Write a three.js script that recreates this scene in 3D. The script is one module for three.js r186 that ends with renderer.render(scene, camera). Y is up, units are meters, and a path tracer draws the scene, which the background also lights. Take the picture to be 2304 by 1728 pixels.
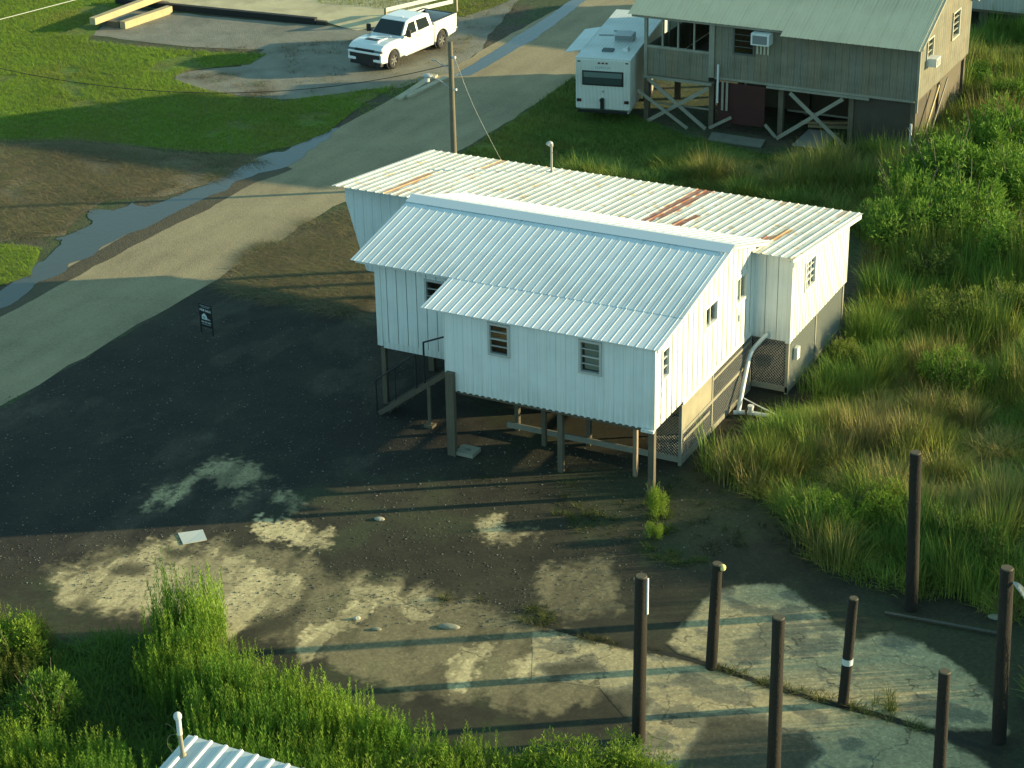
import * as THREE from 'three';
import { mergeGeometries } from 'three/addons/utils/BufferGeometryUtils.js';
import { RoundedBoxGeometry } from 'three/addons/geometries/RoundedBoxGeometry.js';

// ---------------------------------------------------------------- camera, sky, sun, exposure
// World: x along the white house's front, y up, three z = minus the depth d behind its front wall. Metres.
const scene = new THREE.Scene();
const FOC = 4608, PCX = 1152, PCY = 864;                       // focal length in pixels of the 2304 x 1728 photograph
const CAM = new THREE.Vector3(26.762, 27.858, 47.82);
const FW = new THREE.Vector3(-0.41426, -0.42404, -0.80534), RT = new THREE.Vector3(0.89289, -0.0178, -0.44993), UP = new THREE.Vector3(-0.17645, 0.90547, -0.38599);
const camera = new THREE.PerspectiveCamera(2 * Math.atan(PCY / FOC) * 180 / Math.PI, 4 / 3, 1, 600);
camera.position.copy(CAM); camera.up.copy(UP); camera.lookAt(CAM.clone().add(FW));
const EL = 11 * Math.PI / 180, SUN = new THREE.Vector3(0.845 * Math.cos(EL), Math.sin(EL), -0.534 * Math.cos(EL)).normalize();
const sun = new THREE.DirectionalLight(new THREE.Color().setRGB(1, 0.83, 0.46), 5);
sun.position.copy(SUN).multiplyScalar(120); sun.target.position.set(0, 0, 0);
sun.castShadow = true; sun.shadow.radius = 1; sun.shadow.mapSize.set(4096, 4096);
Object.assign(sun.shadow.camera, { left: -70, right: 70, top: 60, bottom: -60, near: 1, far: 300 });
scene.add(sun, sun.target);
{ // clear evening sky
  const W = 256, H = 128, data = new Float32Array(W * H * 4), d = new THREE.Vector3();
  for (let j = 0; j < H; j++) for (let i = 0; i < W; i++) {
    const th = (j + .5) / H * Math.PI - Math.PI / 2, ph = ((i + .5) / W - .5) * 2 * Math.PI;
    d.set(Math.cos(ph) * Math.cos(th), Math.sin(th), Math.sin(ph) * Math.cos(th));
    const t = Math.sqrt(Math.max(d.y, 0)), c = Math.max(0, d.dot(SUN)), gl = Math.pow(c, 6) * .35 * (1 - t * .6), k = (j * W + i) * 4;
    data[k] = .37 * (1 - t) + .055 * t + gl; data[k + 1] = .70 * (1 - t) + .135 * t + gl * .82; data[k + 2] = .84 * (1 - t) + .17 * t + gl * .5; data[k + 3] = 1;
  }
  const sky = new THREE.DataTexture(data, W, H, THREE.RGBAFormat, THREE.FloatType);
  sky.mapping = THREE.EquirectangularReflectionMapping; sky.magFilter = sky.minFilter = THREE.LinearFilter; sky.needsUpdate = true;
  scene.background = sky; scene.environment = sky;
}
const renderer = new THREE.WebGLRenderer({ antialias: true });
renderer.toneMapping = THREE.LinearToneMapping; renderer.toneMappingExposure = 2.0;
renderer.shadowMap.enabled = true;

// ---------------------------------------------------------------- helpers
function rng(a) { return () => { a |= 0; a = a + 0x6D2B79F5 | 0; let t = Math.imul(a ^ a >>> 15, 1 | a); t = t + Math.imul(t ^ t >>> 7, 61 | t) ^ t; return ((t ^ t >>> 14) >>> 0) / 4294967296; }; }
const R0 = rng(7);
const V = (x, y, d) => new THREE.Vector3(x, y, -d);
const ray = (px, py) => FW.clone().addScaledVector(RT, (px - PCX) / FOC).addScaledVector(UP, -(py - PCY) / FOC);
const G = (px, py, h = 0) => { const r = ray(px, py), p = CAM.clone().addScaledVector(r, (h - CAM.y) / r.y); return [p.x, -p.z]; };   // photo pixel -> [x, d] on a level plane
function proj(x, y, d) { const ax = x - CAM.x, ay = y - CAM.y, az = -d - CAM.z, w = ax * FW.x + ay * FW.y + az * FW.z; return [PCX + FOC * (ax * RT.x + ay * RT.y + az * RT.z) / w, PCY - FOC * (ax * UP.x + ay * UP.y + az * UP.z) / w]; }
function inPoly(p, x, y) { let c = false; for (let i = 0, j = p.length - 1; i < p.length; j = i++) { const [a, b] = p[i], [e, f] = p[j]; if ((b > y) !== (f > y) && x < (e - a) * (y - b) / (f - b) + a) c = !c; } return c; }
function sd(p, x, y) { let m = 1e9; for (let i = 0, j = p.length - 1; i < p.length; j = i++) { const [a, b] = p[j], [e, f] = p[i], dx = e - a, dy = f - b, t = Math.max(0, Math.min(1, ((x - a) * dx + (y - b) * dy) / (dx * dx + dy * dy))), q = (x - a - t * dx) ** 2 + (y - b - t * dy) ** 2; if (q < m) m = q; } m = Math.sqrt(m); return inPoly(p, x, y) ? m : -m; }
// value noise, periodic when per > 0
function hash(i, j, s) { let h = (i * 374761393 + j * 668265263 + s * 974634757) | 0; h = Math.imul(h ^ h >>> 13, 1274126177); return ((h ^ h >>> 16) >>> 0) / 4294967296; }
function vn(x, y, s = 0, per = 0) { const i = Math.floor(x), j = Math.floor(y), u = x - i, v = y - j, a = u * u * (3 - 2 * u), b = v * v * (3 - 2 * v), w = n => per ? ((n % per) + per) % per : n; const A = hash(w(i), w(j), s), B = hash(w(i + 1), w(j), s), C = hash(w(i), w(j + 1), s), D = hash(w(i + 1), w(j + 1), s); return A + (B - A) * a + (C - A) * b + (A - B - C + D) * a * b; }
function fbm(x, y, o = 4, s = 0, per = 0) { let r = 0, a = .5, f = 1; for (let k = 0; k < o; k++) { r += a * vn(x * f, y * f, s + k * 17, per * f); a *= .5; f *= 2; } return r / (1 - Math.pow(.5, o)); }
const s8 = v => { v = Math.max(0, Math.min(1, v)); return Math.round(255 * (v <= .0031308 ? 12.92 * v : 1.055 * Math.pow(v, 1 / 2.4) - .055)); };
function tex(W, H, fn, { rep = 1, repV = rep, srgb = true, wrap = true } = {}) {   // fn(u, v) -> linear rgb (or one value)
  const a = new Uint8Array(W * H * 4);
  for (let j = 0; j < H; j++) for (let i = 0; i < W; i++) { const c = fn((i + .5) / W, (j + .5) / H), k = (j * W + i) * 4; for (let n = 0; n < 3; n++) { const q = c.length ? c[n] : c; a[k + n] = srgb ? s8(q) : Math.max(0, Math.min(255, Math.round(q * 255))); } a[k + 3] = 255; }
  const t = new THREE.DataTexture(a, W, H, THREE.RGBAFormat); if (srgb) t.colorSpace = THREE.SRGBColorSpace;
  t.magFilter = THREE.LinearFilter; t.minFilter = THREE.LinearMipmapLinearFilter; t.generateMipmaps = true;
  if (wrap) { t.wrapS = t.wrapT = THREE.RepeatWrapping; t.repeat.set(rep, repV); } t.needsUpdate = true; return t;
}
const lin = (r, g, b) => new THREE.Color().setRGB(r, g, b);
const M = (c, o = {}) => new THREE.MeshStandardMaterial({ color: lin(...c), roughness: .8, side: THREE.DoubleSide, ...o });
// ---- geometry
function uvBox(g, s = 1) { g = g.index ? g.toNonIndexed() : g; if (!g.attributes.normal) g.computeVertexNormals(); const p = g.attributes.position, n = g.attributes.normal, uv = new Float32Array(p.count * 2); for (let i = 0; i < p.count; i++) { const ax = Math.abs(n.getX(i)), ay = Math.abs(n.getY(i)), az = Math.abs(n.getZ(i)), x = p.getX(i), y = p.getY(i), z = p.getZ(i); let u, v; if (ay > ax && ay > az) { u = x; v = z; } else if (ax > az) { u = z; v = y; } else { u = x; v = y; } uv[2 * i] = u * s; uv[2 * i + 1] = v * s; } g.setAttribute('uv', new THREE.BufferAttribute(uv, 2)); for (const k of Object.keys(g.attributes)) if (!['position', 'normal', 'uv'].includes(k)) g.deleteAttribute(k); return g; }
function hexa(a, b) { // two facing quads (arrays of 4 Vector3, same order)
  const o = [], q = (p, r, s, t) => { for (const v of [p, r, s, p, s, t]) o.push(v.x, v.y, v.z); };
  q(a[0], a[1], a[2], a[3]); q(b[3], b[2], b[1], b[0]); for (let i = 0; i < 4; i++) { const j = (i + 1) % 4; q(a[j], a[i], b[i], b[j]); }
  const g = new THREE.BufferGeometry(); g.setAttribute('position', new THREE.Float32BufferAttribute(o, 3)); 
  // outward winding
  const c = new THREE.Vector3(); [...a, ...b].forEach(v => c.add(v)); c.multiplyScalar(1 / 8);
  const p = g.attributes.position, A = new THREE.Vector3(), B = new THREE.Vector3(), D = new THREE.Vector3();
  for (let i = 0; i < p.count; i += 3) { A.fromBufferAttribute(p, i); B.fromBufferAttribute(p, i + 1); D.fromBufferAttribute(p, i + 2); const n = B.clone().sub(A).cross(D.clone().sub(A)); if (n.dot(A.clone().sub(c)) < 0) { p.setXYZ(i + 1, D.x, D.y, D.z); p.setXYZ(i + 2, B.x, B.y, B.z); } }
  g.computeVertexNormals(); return g;
}
const box = (x0, x1, y0, y1, d0, d1) => hexa([V(x0, y0, d0), V(x1, y0, d0), V(x1, y0, d1), V(x0, y0, d1)], [V(x0, y1, d0), V(x1, y1, d0), V(x1, y1, d1), V(x0, y1, d1)]);
function beam(p, q, w, h = w, up = new THREE.Vector3(0, 1, 0)) { const f = q.clone().sub(p).normalize(); let s = f.clone().cross(up); if (s.lengthSq() < 1e-6) s.set(1, 0, 0); s.normalize(); const t = s.clone().cross(f), k = c => [[-1, -1], [1, -1], [1, 1], [-1, 1]].map(([a, b]) => c.clone().addScaledVector(s, a * w / 2).addScaledVector(t, b * h / 2)); return hexa(k(p), k(q)); }
function cyl(p, q, r0, r1 = r0, seg = 12) { const d = q.clone().sub(p), g = new THREE.CylinderGeometry(r1, r0, d.length(), seg, 1); g.applyQuaternion(new THREE.Quaternion().setFromUnitVectors(new THREE.Vector3(0, 1, 0), d.clone().normalize())); g.translate((p.x + q.x) / 2, (p.y + q.y) / 2, (p.z + q.z) / 2); return g.toNonIndexed(); }
const tube = (pts, r, seg = 24, rs = 6) => new THREE.TubeGeometry(new THREE.CatmullRomCurve3(pts), seg, r, rs, false).toNonIndexed();
const merge = l => l.length === 1 ? uvBox(l[0]) : mergeGeometries(l.map(g => uvBox(g)));
// ---- scene graph
const taken = new Map();
function numbered(n) { const k = taken.get(n) || 0; taken.set(n, k + 1); return k ? n + '_' + String(k).padStart(3, '0') : n; }
function mesh(name, geos, m, parent = scene) { const o = new THREE.Mesh(merge(Array.isArray(geos) ? geos : [geos]), m); o.name = parent === scene ? numbered(name) : name; o.castShadow = o.receiveShadow = true; parent.add(o); return o; }
function tag(o, label, category, group, kind) { o.userData = { label, category }; if (group) o.userData.group = group; if (kind) o.userData.kind = kind; return o; }
function thing(name, label, category, [x, d] = [0, 0], turn = 0, group) { const o = new THREE.Group(); o.name = numbered(name); o.position.set(x, 0, -d); o.rotation.y = turn; scene.add(o); return tag(o, label, category, group); }
function struct(name, geos, m, label) { const o = mesh(name, geos, m); o.userData = { kind: 'structure', label, category: name.replace(/_/g, ' ') }; return o; }

// ---------------------------------------------------------------- textures and materials
const grime = tex(512, 512, (u, v) => { const a = fbm(u * 8, v * 8, 5, 3, 8), b = fbm(u * 40, v * 3, 3, 9, 8); const st = Math.max(0, fbm(u * 48, v * 2, 3, 13, 2) - .55) * 1.2, k = .88 + .2 * a + .08 * (b - .5) - st * .6; return [k, k * .99 + st * .05, k * .965]; }, { rep: .25 });
const woodT = tex(512, 512, (u, v) => { const w = fbm(u * 64, v * 4, 4, 21, 4), b = fbm(u * 6, v * 6, 4, 5, 6); const k = .55 + .5 * w + .35 * (b - .5); return [k, k * .97, k * .93]; }, { rep: .5 });
const concT = tex(512, 512, (u, v) => { const a = fbm(u * 6, v * 6, 5, 31, 6), b = fbm(u * 160, v * 160, 2, 33, 160); const k = .6 + .55 * a + .25 * (b - .5); return [k, k * .98, k * .9]; }, { rep: .2 });
const bumpT = tex(512, 512, (u, v) => .6 * fbm(u * 60, v * 60, 3, 41, 60) + .4 * fbm(u * 12, v * 12, 4, 44, 12), { rep: .5, srgb: false });
const mWhite = M([.78, .80, .77], { map: grime, roughness: .55 });
const mWhite2 = M([.75, .78, .755], { map: grime, roughness: .6 });
const mSeam = M([.15, .155, .14], { roughness: .8 });
const mTrim = M([.74, .76, .72], { map: grime, roughness: .6 });
const mRoof = M([.76, .80, .82], { map: grime, roughness: .42 });
const mPost = M([.15, .13, .09], { map: woodT }), mDarkWood = M([.15, .13, .09], { map: woodT, roughness: .9 }), mBoard = M([.42, .38, .27], { map: woodT });
const mLumber = M([.58, .47, .27], { map: woodT });
const mBlack = M([.018, .018, .018], { roughness: .6 }), mGalv = M([.42, .42, .38], { roughness: .5, metalness: .5 });
const mPvc = M([.72, .73, .7], { roughness: .45 });
const mFrame = M([.52, .53, .5], { roughness: .45, metalness: .3 });
const mInside = M([.12, .12, .11]);
const mCurtain = M([.5, .5, .44], { roughness: 1 });
const mGlass = new THREE.MeshPhysicalMaterial({ color: lin(.75, .8, .78), roughness: .04, transmission: 1, thickness: 0, ior: 1.5, side: THREE.DoubleSide });

// ---------------------------------------------------------------- ground, road, water
{
  const t = tex(768, 768, (u, v) => { const a = fbm(u * 8, v * 8, 4, 51, 8), b = fbm(u * 120, v * 120, 2, 55, 120), g = Math.max(0, Math.min(1, (a - .35) * 4)); const k = .55 + .9 * b; return [(.075 * (1 - g) + .05 * g) * k, (.062 * (1 - g) + .072 * g) * k, (.036 * (1 - g) + .022 * g) * k]; }, { rep: 1 / 14 });
  const g = new THREE.PlaneGeometry(700, 700, 1, 1); g.rotateX(-Math.PI / 2);
  struct('ground', g, new THREE.MeshStandardMaterial({ map: t, bumpMap: bumpT, bumpScale: .05, roughness: 1 }), 'damp brown soil with thin grass under everything');
}
function sheet(pts, y, dens = 1) { // flat sheet from [x, d] outline
  const s = new THREE.Shape(pts.map(([x, d]) => new THREE.Vector2(x, d))), g = new THREE.ShapeGeometry(s); g.rotateX(-Math.PI / 2); g.translate(0, y, 0); return g;
}
function rough(pts, amp, step, seed) { // subdivide and roughen an outline
  const o = []; for (let i = 0; i < pts.length; i++) { const [a, b] = pts[i], [c, d] = pts[(i + 1) % pts.length], L = Math.hypot(c - a, d - b), n = Math.max(1, Math.round(L / step)); for (let k = 0; k < n; k++) { const t = k / n, x = a + (c - a) * t, y = b + (d - b) * t; o.push([x + amp * (fbm(x * .9, y * .9, 3, seed) - .5) * 2, y + amp * (fbm(x * .9, y * .9, 3, seed + 5) - .5) * 2]); } } return o;
}
const roadT = tex(640, 640, (u, v) => { const a = fbm(u * 5, v * 5, 5, 61, 5), b = fbm(u * 200, v * 200, 2, 66, 200), w = fbm(u * 14, v * 2, 4, 68, 2); const k = .62 + .35 * a + .35 * (b - .5) + .3 * (w - .5); return [.235 * k * 1.6, .192 * k * 1.6, .112 * k * 1.6]; }, { rep: 1 / 9 });
const mRoad = new THREE.MeshStandardMaterial({ map: roadT, bumpMap: bumpT, bumpScale: .012, roughness: .95 });
struct('road', sheet(rough([[-14.5, -60], [-14.5, -6], [-14.2, 8], [-14.3, 17], [-12.9, 26], [-12.9, 36], [-14.2, 50], [-14.2, 120], [-19.2, 120], [-19.1, 48], [-19.3, 30], [-19.4, 19], [-20.2, 10], [-20.8, 4], [-21, -60]], .22, .8, 71), .008), mRoad, 'pale worn tar and shell road running past the houses');
// weathered wooden / concrete drive far left
const mPad = M([.6, .52, .33], { map: concT, bumpMap: bumpT, bumpScale: .01 });
struct('driveway', sheet(rough([G(255, -60), G(275, 14), G(735, 52), G(800, 70), G(870, 55), G(960, 20), G(985, -60)].map(p => p), .15, 1, 73), .02), mPad, 'pale dusty driveway with wheel streaks behind the dark kerb timber');
const mGravelPale = M([.24, .23, .19], { map: concT, bumpMap: bumpT, bumpScale: .03 });
struct('gravel_pad', sheet(rough([G(210, 78), G(275, 20), G(735, 58), G(850, 70), G(950, 60), G(1010, 20), G(1090, -10), G(1180, -20), G(1080, 110), G(1010, 165), G(900, 195), G(820, 205), G(640, 225), G(520, 215), G(400, 182), G(400, 165), G(540, 150), G(600, 112), G(470, 108), G(330, 98)], .3, .8, 77), .012), mGravelPale, 'grey gravel parking patch around the pickup');
const mThatch = new THREE.MeshStandardMaterial({ map: tex(512, 512, (u, v) => { const a = fbm(u * 7, v * 12, 4, 81, 1), b = fbm(u * 40, v * 130, 3, 84, 10); const k = .45 + .7 * b + .5 * (a - .5); return [.13 * k * 1.5, .105 * k * 1.5, .06 * k * 1.5]; }, { rep: 1 / 8 }), bumpMap: bumpT, bumpScale: .04, roughness: 1 });
struct('dead_grass_verge', sheet(rough([G(-120, 330), G(150, 318), G(300, 332), G(450, 350), G(560, 352), G(600, 365), G(480, 410), G(370, 440), G(240, 450), G(180, 480), G(130, 530), G(-120, 560)], .35, .6, 83), .006), mThatch, 'brown flattened dead grass beside the ditch');
const mLawn = new THREE.MeshStandardMaterial({ map: tex(512, 512, (u, v) => { const a = fbm(u * 6, v * 6, 4, 85, 6), b = fbm(u * 90, v * 90, 2, 88, 90), k = .5 + .8 * b, g = Math.max(0, Math.min(1, (a - .4) * 4)); return [(.12 * (1 - g) + .11 * g) * k, (.15 * (1 - g) + .18 * g) * k, .014 * k]; }, { rep: 1 / 9 }), bumpMap: bumpT, bumpScale: .06, roughness: 1 });
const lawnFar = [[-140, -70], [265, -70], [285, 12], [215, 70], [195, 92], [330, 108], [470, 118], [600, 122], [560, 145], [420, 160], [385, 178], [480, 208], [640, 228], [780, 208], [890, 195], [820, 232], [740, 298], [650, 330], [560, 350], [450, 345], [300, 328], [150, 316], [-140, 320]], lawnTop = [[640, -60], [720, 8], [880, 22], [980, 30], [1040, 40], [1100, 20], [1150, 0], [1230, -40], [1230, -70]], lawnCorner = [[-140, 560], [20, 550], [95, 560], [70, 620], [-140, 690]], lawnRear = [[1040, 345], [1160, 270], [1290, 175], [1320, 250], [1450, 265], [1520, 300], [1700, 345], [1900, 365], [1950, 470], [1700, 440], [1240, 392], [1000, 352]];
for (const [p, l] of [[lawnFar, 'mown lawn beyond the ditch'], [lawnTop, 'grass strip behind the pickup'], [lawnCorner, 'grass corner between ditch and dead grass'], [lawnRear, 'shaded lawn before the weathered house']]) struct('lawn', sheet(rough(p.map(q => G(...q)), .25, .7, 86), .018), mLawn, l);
const mWater = new THREE.MeshPhysicalMaterial({ color: lin(.055, .06, .045), roughness: .03, ior: 1.33, specularIntensity: 1, bumpMap: bumpT, bumpScale: .004 });
struct('ditch_water', [sheet(rough([G(-60, 690), G(60, 610), G(150, 540), G(125, 545), G(215, 500), G(200, 468), G(255, 470), G(300, 452), G(330, 470), G(480, 412), G(540, 376), G(600, 350), G(690, 318), G(745, 292), G(775, 288), G(740, 312), G(690, 345), G(640, 375), G(560, 398), G(450, 450), G(330, 510), G(200, 580), G(90, 640), G(-60, 730)], .42, .35, 91), .014)], mWater, 'shallow roadside ditch water reflecting the sky');
struct('ditch_water', [sheet(rough([G(1015, 172), G(1070, 140), G(1150, 90), G(1220, 45), G(1270, 10), G(1320, -20), G(1345, -20), G(1300, 15), G(1230, 70), G(1140, 125), G(1060, 170)], .12, .5, 95), .014)], mWater, 'narrow strip of standing water along the far road edge');

struct('mud_verge', sheet(rough([G(-60, 720), G(60, 650), G(200, 575), G(330, 505), G(450, 446), G(560, 394), G(640, 372), G(660, 380), G(575, 412), G(470, 470), G(345, 530), G(215, 600), G(80, 672), G(-60, 745)], .14, .5, 97), .011), M([.09, .07, .035], { map: concT, bumpMap: bumpT, bumpScale: .03 }), 'brown mud strip between the ditch water and the road');
// ---------------------------------------------------------------- the yard: gravel, mud and pale concrete where the photograph shows them
const Z8 = l => l.map(([x, y]) => [x * .5425, 1050 + y * .5425]), Z7 = l => l.map(([x, y]) => [1200 + x * .499, 1050 + y * .499]), Z9 = l => l.map(([x, y]) => [1000 + x * .226, 1050 + y * .226]);
const slabBack = Z7([[860, 540], [960, 530], [1120, 530], [1200, 590], [1380, 720], [1460, 780], [1600, 750], [1700, 770], [1900, 880], [2050, 1000], [2140, 1200], [1810, 1186], [1500, 1098], [1380, 1072], [1060, 982], [840, 902], [650, 842], [600, 800], [690, 680], [760, 600]]);
const slabFront = Z7([[-10, 742], [130, 746], [240, 776], [640, 858], [840, 918], [1060, 998], [1380, 1090], [1500, 1116], [1800, 1204], [2000, 1300], [2200, 1500], [2200, 1700], [500, 1700], [480, 1200], [300, 1000], [0, 960]]);
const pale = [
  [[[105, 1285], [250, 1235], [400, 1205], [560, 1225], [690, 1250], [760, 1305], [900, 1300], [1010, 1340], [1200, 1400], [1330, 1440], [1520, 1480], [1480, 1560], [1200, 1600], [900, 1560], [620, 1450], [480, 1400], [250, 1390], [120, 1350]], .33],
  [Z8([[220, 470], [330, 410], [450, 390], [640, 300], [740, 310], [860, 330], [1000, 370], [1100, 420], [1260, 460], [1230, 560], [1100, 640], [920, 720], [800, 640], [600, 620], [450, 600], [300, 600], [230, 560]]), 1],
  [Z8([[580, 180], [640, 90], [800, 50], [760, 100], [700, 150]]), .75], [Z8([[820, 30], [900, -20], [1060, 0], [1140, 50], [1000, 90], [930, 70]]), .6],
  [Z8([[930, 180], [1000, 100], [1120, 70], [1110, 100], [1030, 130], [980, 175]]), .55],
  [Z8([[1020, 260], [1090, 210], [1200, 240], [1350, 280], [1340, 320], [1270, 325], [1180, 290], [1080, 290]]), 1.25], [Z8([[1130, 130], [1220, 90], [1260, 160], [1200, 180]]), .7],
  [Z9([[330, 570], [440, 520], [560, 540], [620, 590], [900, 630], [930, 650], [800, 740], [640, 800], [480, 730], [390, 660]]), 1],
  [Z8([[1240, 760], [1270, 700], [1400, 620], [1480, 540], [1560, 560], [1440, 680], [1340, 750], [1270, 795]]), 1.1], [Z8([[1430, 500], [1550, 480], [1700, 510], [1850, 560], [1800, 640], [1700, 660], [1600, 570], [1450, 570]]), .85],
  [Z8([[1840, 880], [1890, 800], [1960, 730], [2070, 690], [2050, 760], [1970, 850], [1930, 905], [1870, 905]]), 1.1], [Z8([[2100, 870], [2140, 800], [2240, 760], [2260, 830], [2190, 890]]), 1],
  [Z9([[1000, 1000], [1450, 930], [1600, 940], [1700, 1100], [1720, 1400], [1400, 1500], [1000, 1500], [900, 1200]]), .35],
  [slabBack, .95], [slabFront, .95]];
const mudPoly = [Z7([[650, 1400], [770, 1110], [1040, 1130], [1100, 1190], [1240, 1190], [1330, 1290], [1200, 1400]]), Z7([[300, 1000], [560, 1040], [480, 1180], [300, 1200]]), Z7([[30, 900], [260, 860], [330, 930], [100, 960]]), Z8([[470, 440], [530, 405], [600, 410], [630, 440], [560, 465]]), Z8([[290, 570], [350, 540], [400, 570], [390, 620], [300, 620]]), Z8([[640, 330], [800, 350], [840, 370], [700, 375]]), Z8([[980, 700], [1100, 620], [1260, 570], [1230, 640], [1090, 730]])];
const gravelPoly = [[-80, 940], [0, 885], [430, 690], [520, 655], [850, 735], [1030, 880], [1150, 1010], [1000, 1060], [700, 1092], [560, 1180], [-80, 1300]];
const thatchPoly = [[560, 570], [700, 500], [800, 470], [860, 600], [870, 730], [700, 695], [500, 652]];
const YX0 = -16.5, YX1 = 22.5, YD0 = -23, YD1 = 17;
let yardMap;
const jointPts = Z7([[-10, 700], [120, 735], [250, 774], [640, 852], [840, 910], [1060, 990], [1380, 1080], [1500, 1107], [1800, 1195], [2100, 1290]]).map(p => G(...p)), jd = (x, d) => { let m = 9; for (let i = 1; i < jointPts.length; i++) { const [a, b] = jointPts[i - 1], [e, f] = jointPts[i], dx = e - a, dy = f - b, t = Math.max(0, Math.min(1, ((x - a) * dx + (d - b) * dy) / (dx * dx + dy * dy))); m = Math.min(m, Math.hypot(x - a - t * dx, d - b - t * dy)); } return m; };
{
  const cw = 390, ch = 400, step = .1, masks = [...pale.map(p => p[0]), ...mudPoly, gravelPoly, thatchPoly].map(poly => { const bb = poly.reduce((b, [x, y]) => [Math.min(b[0], x), Math.min(b[1], y), Math.max(b[2], x), Math.max(b[3], y)], [1e9, 1e9, -1e9, -1e9]); return { poly, bb, a: new Float32Array(cw * ch) }; });
  for (let j = 0; j < ch; j++) for (let i = 0; i < cw; i++) { const [px, py] = proj(YX0 + (i + .5) * step, 0, YD0 + (j + .5) * step); for (const m of masks) m.a[j * cw + i] = px > m.bb[0] - 60 && px < m.bb[2] + 60 && py > m.bb[1] - 60 && py < m.bb[3] + 60 ? sd(m.poly, px, py) / 85 : -.7; }
  const smp = (a, x, y) => { x = Math.max(0, Math.min(cw - 1.01, x - .5)); y = Math.max(0, Math.min(ch - 1.01, y - .5)); const i = x | 0, j = y | 0, u = x - i, v = y - j, k = j * cw + i; return (a[k] * (1 - u) + a[k + 1] * u) * (1 - v) + (a[k + cw] * (1 - u) + a[k + cw + 1] * u) * v; };
  const np = pale.length, nm = mudPoly.length, W = 1400, H = 1436, sm = (a, b, x) => { x = Math.max(0, Math.min(1, (x - a) / (b - a))); return x * x * (3 - 2 * x); };
  yardMap = tex(W, H, (u, v) => {
    const x = YX0 + u * (YX1 - YX0), d = YD0 + v * (YD1 - YD0), cx = u * cw, cy = v * ch;
    const nz = fbm(x * .8, d * .8, 5, 101), wv = (nz - .5) * .55, fine = fbm(x * 14, d * 14, 2, 107), sp = hash(Math.floor(x * 55), Math.floor(d * 55), 3);
    let gr = sm(-.25, .25, smp(masks[np + nm].a, cx, cy) + wv), th = sm(-.2, .2, smp(masks[np + nm + 1].a, cx, cy) + wv);
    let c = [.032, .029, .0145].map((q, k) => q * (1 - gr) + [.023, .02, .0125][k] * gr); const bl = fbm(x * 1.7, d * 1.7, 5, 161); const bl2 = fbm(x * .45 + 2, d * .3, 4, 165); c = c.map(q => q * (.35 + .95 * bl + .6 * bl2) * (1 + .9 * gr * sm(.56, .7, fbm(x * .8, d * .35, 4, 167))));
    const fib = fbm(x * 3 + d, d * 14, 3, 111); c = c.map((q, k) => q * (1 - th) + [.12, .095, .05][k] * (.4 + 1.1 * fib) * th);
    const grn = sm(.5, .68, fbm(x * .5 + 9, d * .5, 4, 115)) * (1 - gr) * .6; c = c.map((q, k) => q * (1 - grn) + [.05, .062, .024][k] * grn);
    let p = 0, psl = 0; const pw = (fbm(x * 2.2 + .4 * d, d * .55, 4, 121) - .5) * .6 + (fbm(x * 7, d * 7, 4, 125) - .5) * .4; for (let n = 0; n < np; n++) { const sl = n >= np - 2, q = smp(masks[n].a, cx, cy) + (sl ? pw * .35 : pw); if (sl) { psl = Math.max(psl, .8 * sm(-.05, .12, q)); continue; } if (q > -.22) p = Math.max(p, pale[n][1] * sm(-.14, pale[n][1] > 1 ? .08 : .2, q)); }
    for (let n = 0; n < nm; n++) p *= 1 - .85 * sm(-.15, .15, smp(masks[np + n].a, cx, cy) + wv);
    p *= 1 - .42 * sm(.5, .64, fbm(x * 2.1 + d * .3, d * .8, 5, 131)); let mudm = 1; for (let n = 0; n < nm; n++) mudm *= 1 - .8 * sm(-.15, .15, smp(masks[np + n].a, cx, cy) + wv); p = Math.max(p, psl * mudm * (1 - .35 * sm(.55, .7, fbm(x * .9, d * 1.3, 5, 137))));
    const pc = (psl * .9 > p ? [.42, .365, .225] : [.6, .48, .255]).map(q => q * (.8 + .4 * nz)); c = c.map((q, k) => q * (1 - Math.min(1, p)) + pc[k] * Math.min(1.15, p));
    if (jd(x, d) < .07 + .06 * nz) c = [.02, .02, .012]; const ck = Math.abs(fbm(x * .7 + 31, d * .7, 5, 171) - .5); if (p > .4 && ck < .006) c = c.map(q => q * .45);
    const grain = (.62 + .55 * fine) * (sp > .985 ? 1.9 : .85 + .3 * sp); return c.map(q => q * grain);
  }, { wrap: false });
}
const yardUV = g => { g = g.index ? g.toNonIndexed() : g; const p = g.attributes.position, uv = new Float32Array(p.count * 2); for (let i = 0; i < p.count; i++) { uv[2 * i] = (p.getX(i) - YX0) / (YX1 - YX0); uv[2 * i + 1] = (-p.getZ(i) - YD0) / (YD1 - YD0); } g.setAttribute('uv', new THREE.BufferAttribute(uv, 2)); return g; };
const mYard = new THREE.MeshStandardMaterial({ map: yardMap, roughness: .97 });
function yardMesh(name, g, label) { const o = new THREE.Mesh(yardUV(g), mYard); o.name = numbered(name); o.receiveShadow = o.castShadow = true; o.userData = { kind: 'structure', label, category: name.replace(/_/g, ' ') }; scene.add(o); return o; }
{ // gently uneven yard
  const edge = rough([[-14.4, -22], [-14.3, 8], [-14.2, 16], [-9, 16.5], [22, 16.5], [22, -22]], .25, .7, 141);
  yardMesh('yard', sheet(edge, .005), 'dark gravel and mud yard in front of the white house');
}
function slab(poly, label) { const pts = poly.map(([x, y]) => G(x, y)), s = new THREE.Shape(rough(pts, .07, .5, 151).map(([x, d]) => new THREE.Vector2(x, d))), g = new THREE.ExtrudeGeometry(s, { depth: .009, bevelEnabled: false }); g.rotateX(-Math.PI / 2); return yardMesh('concrete_slab', g, label); }
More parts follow.
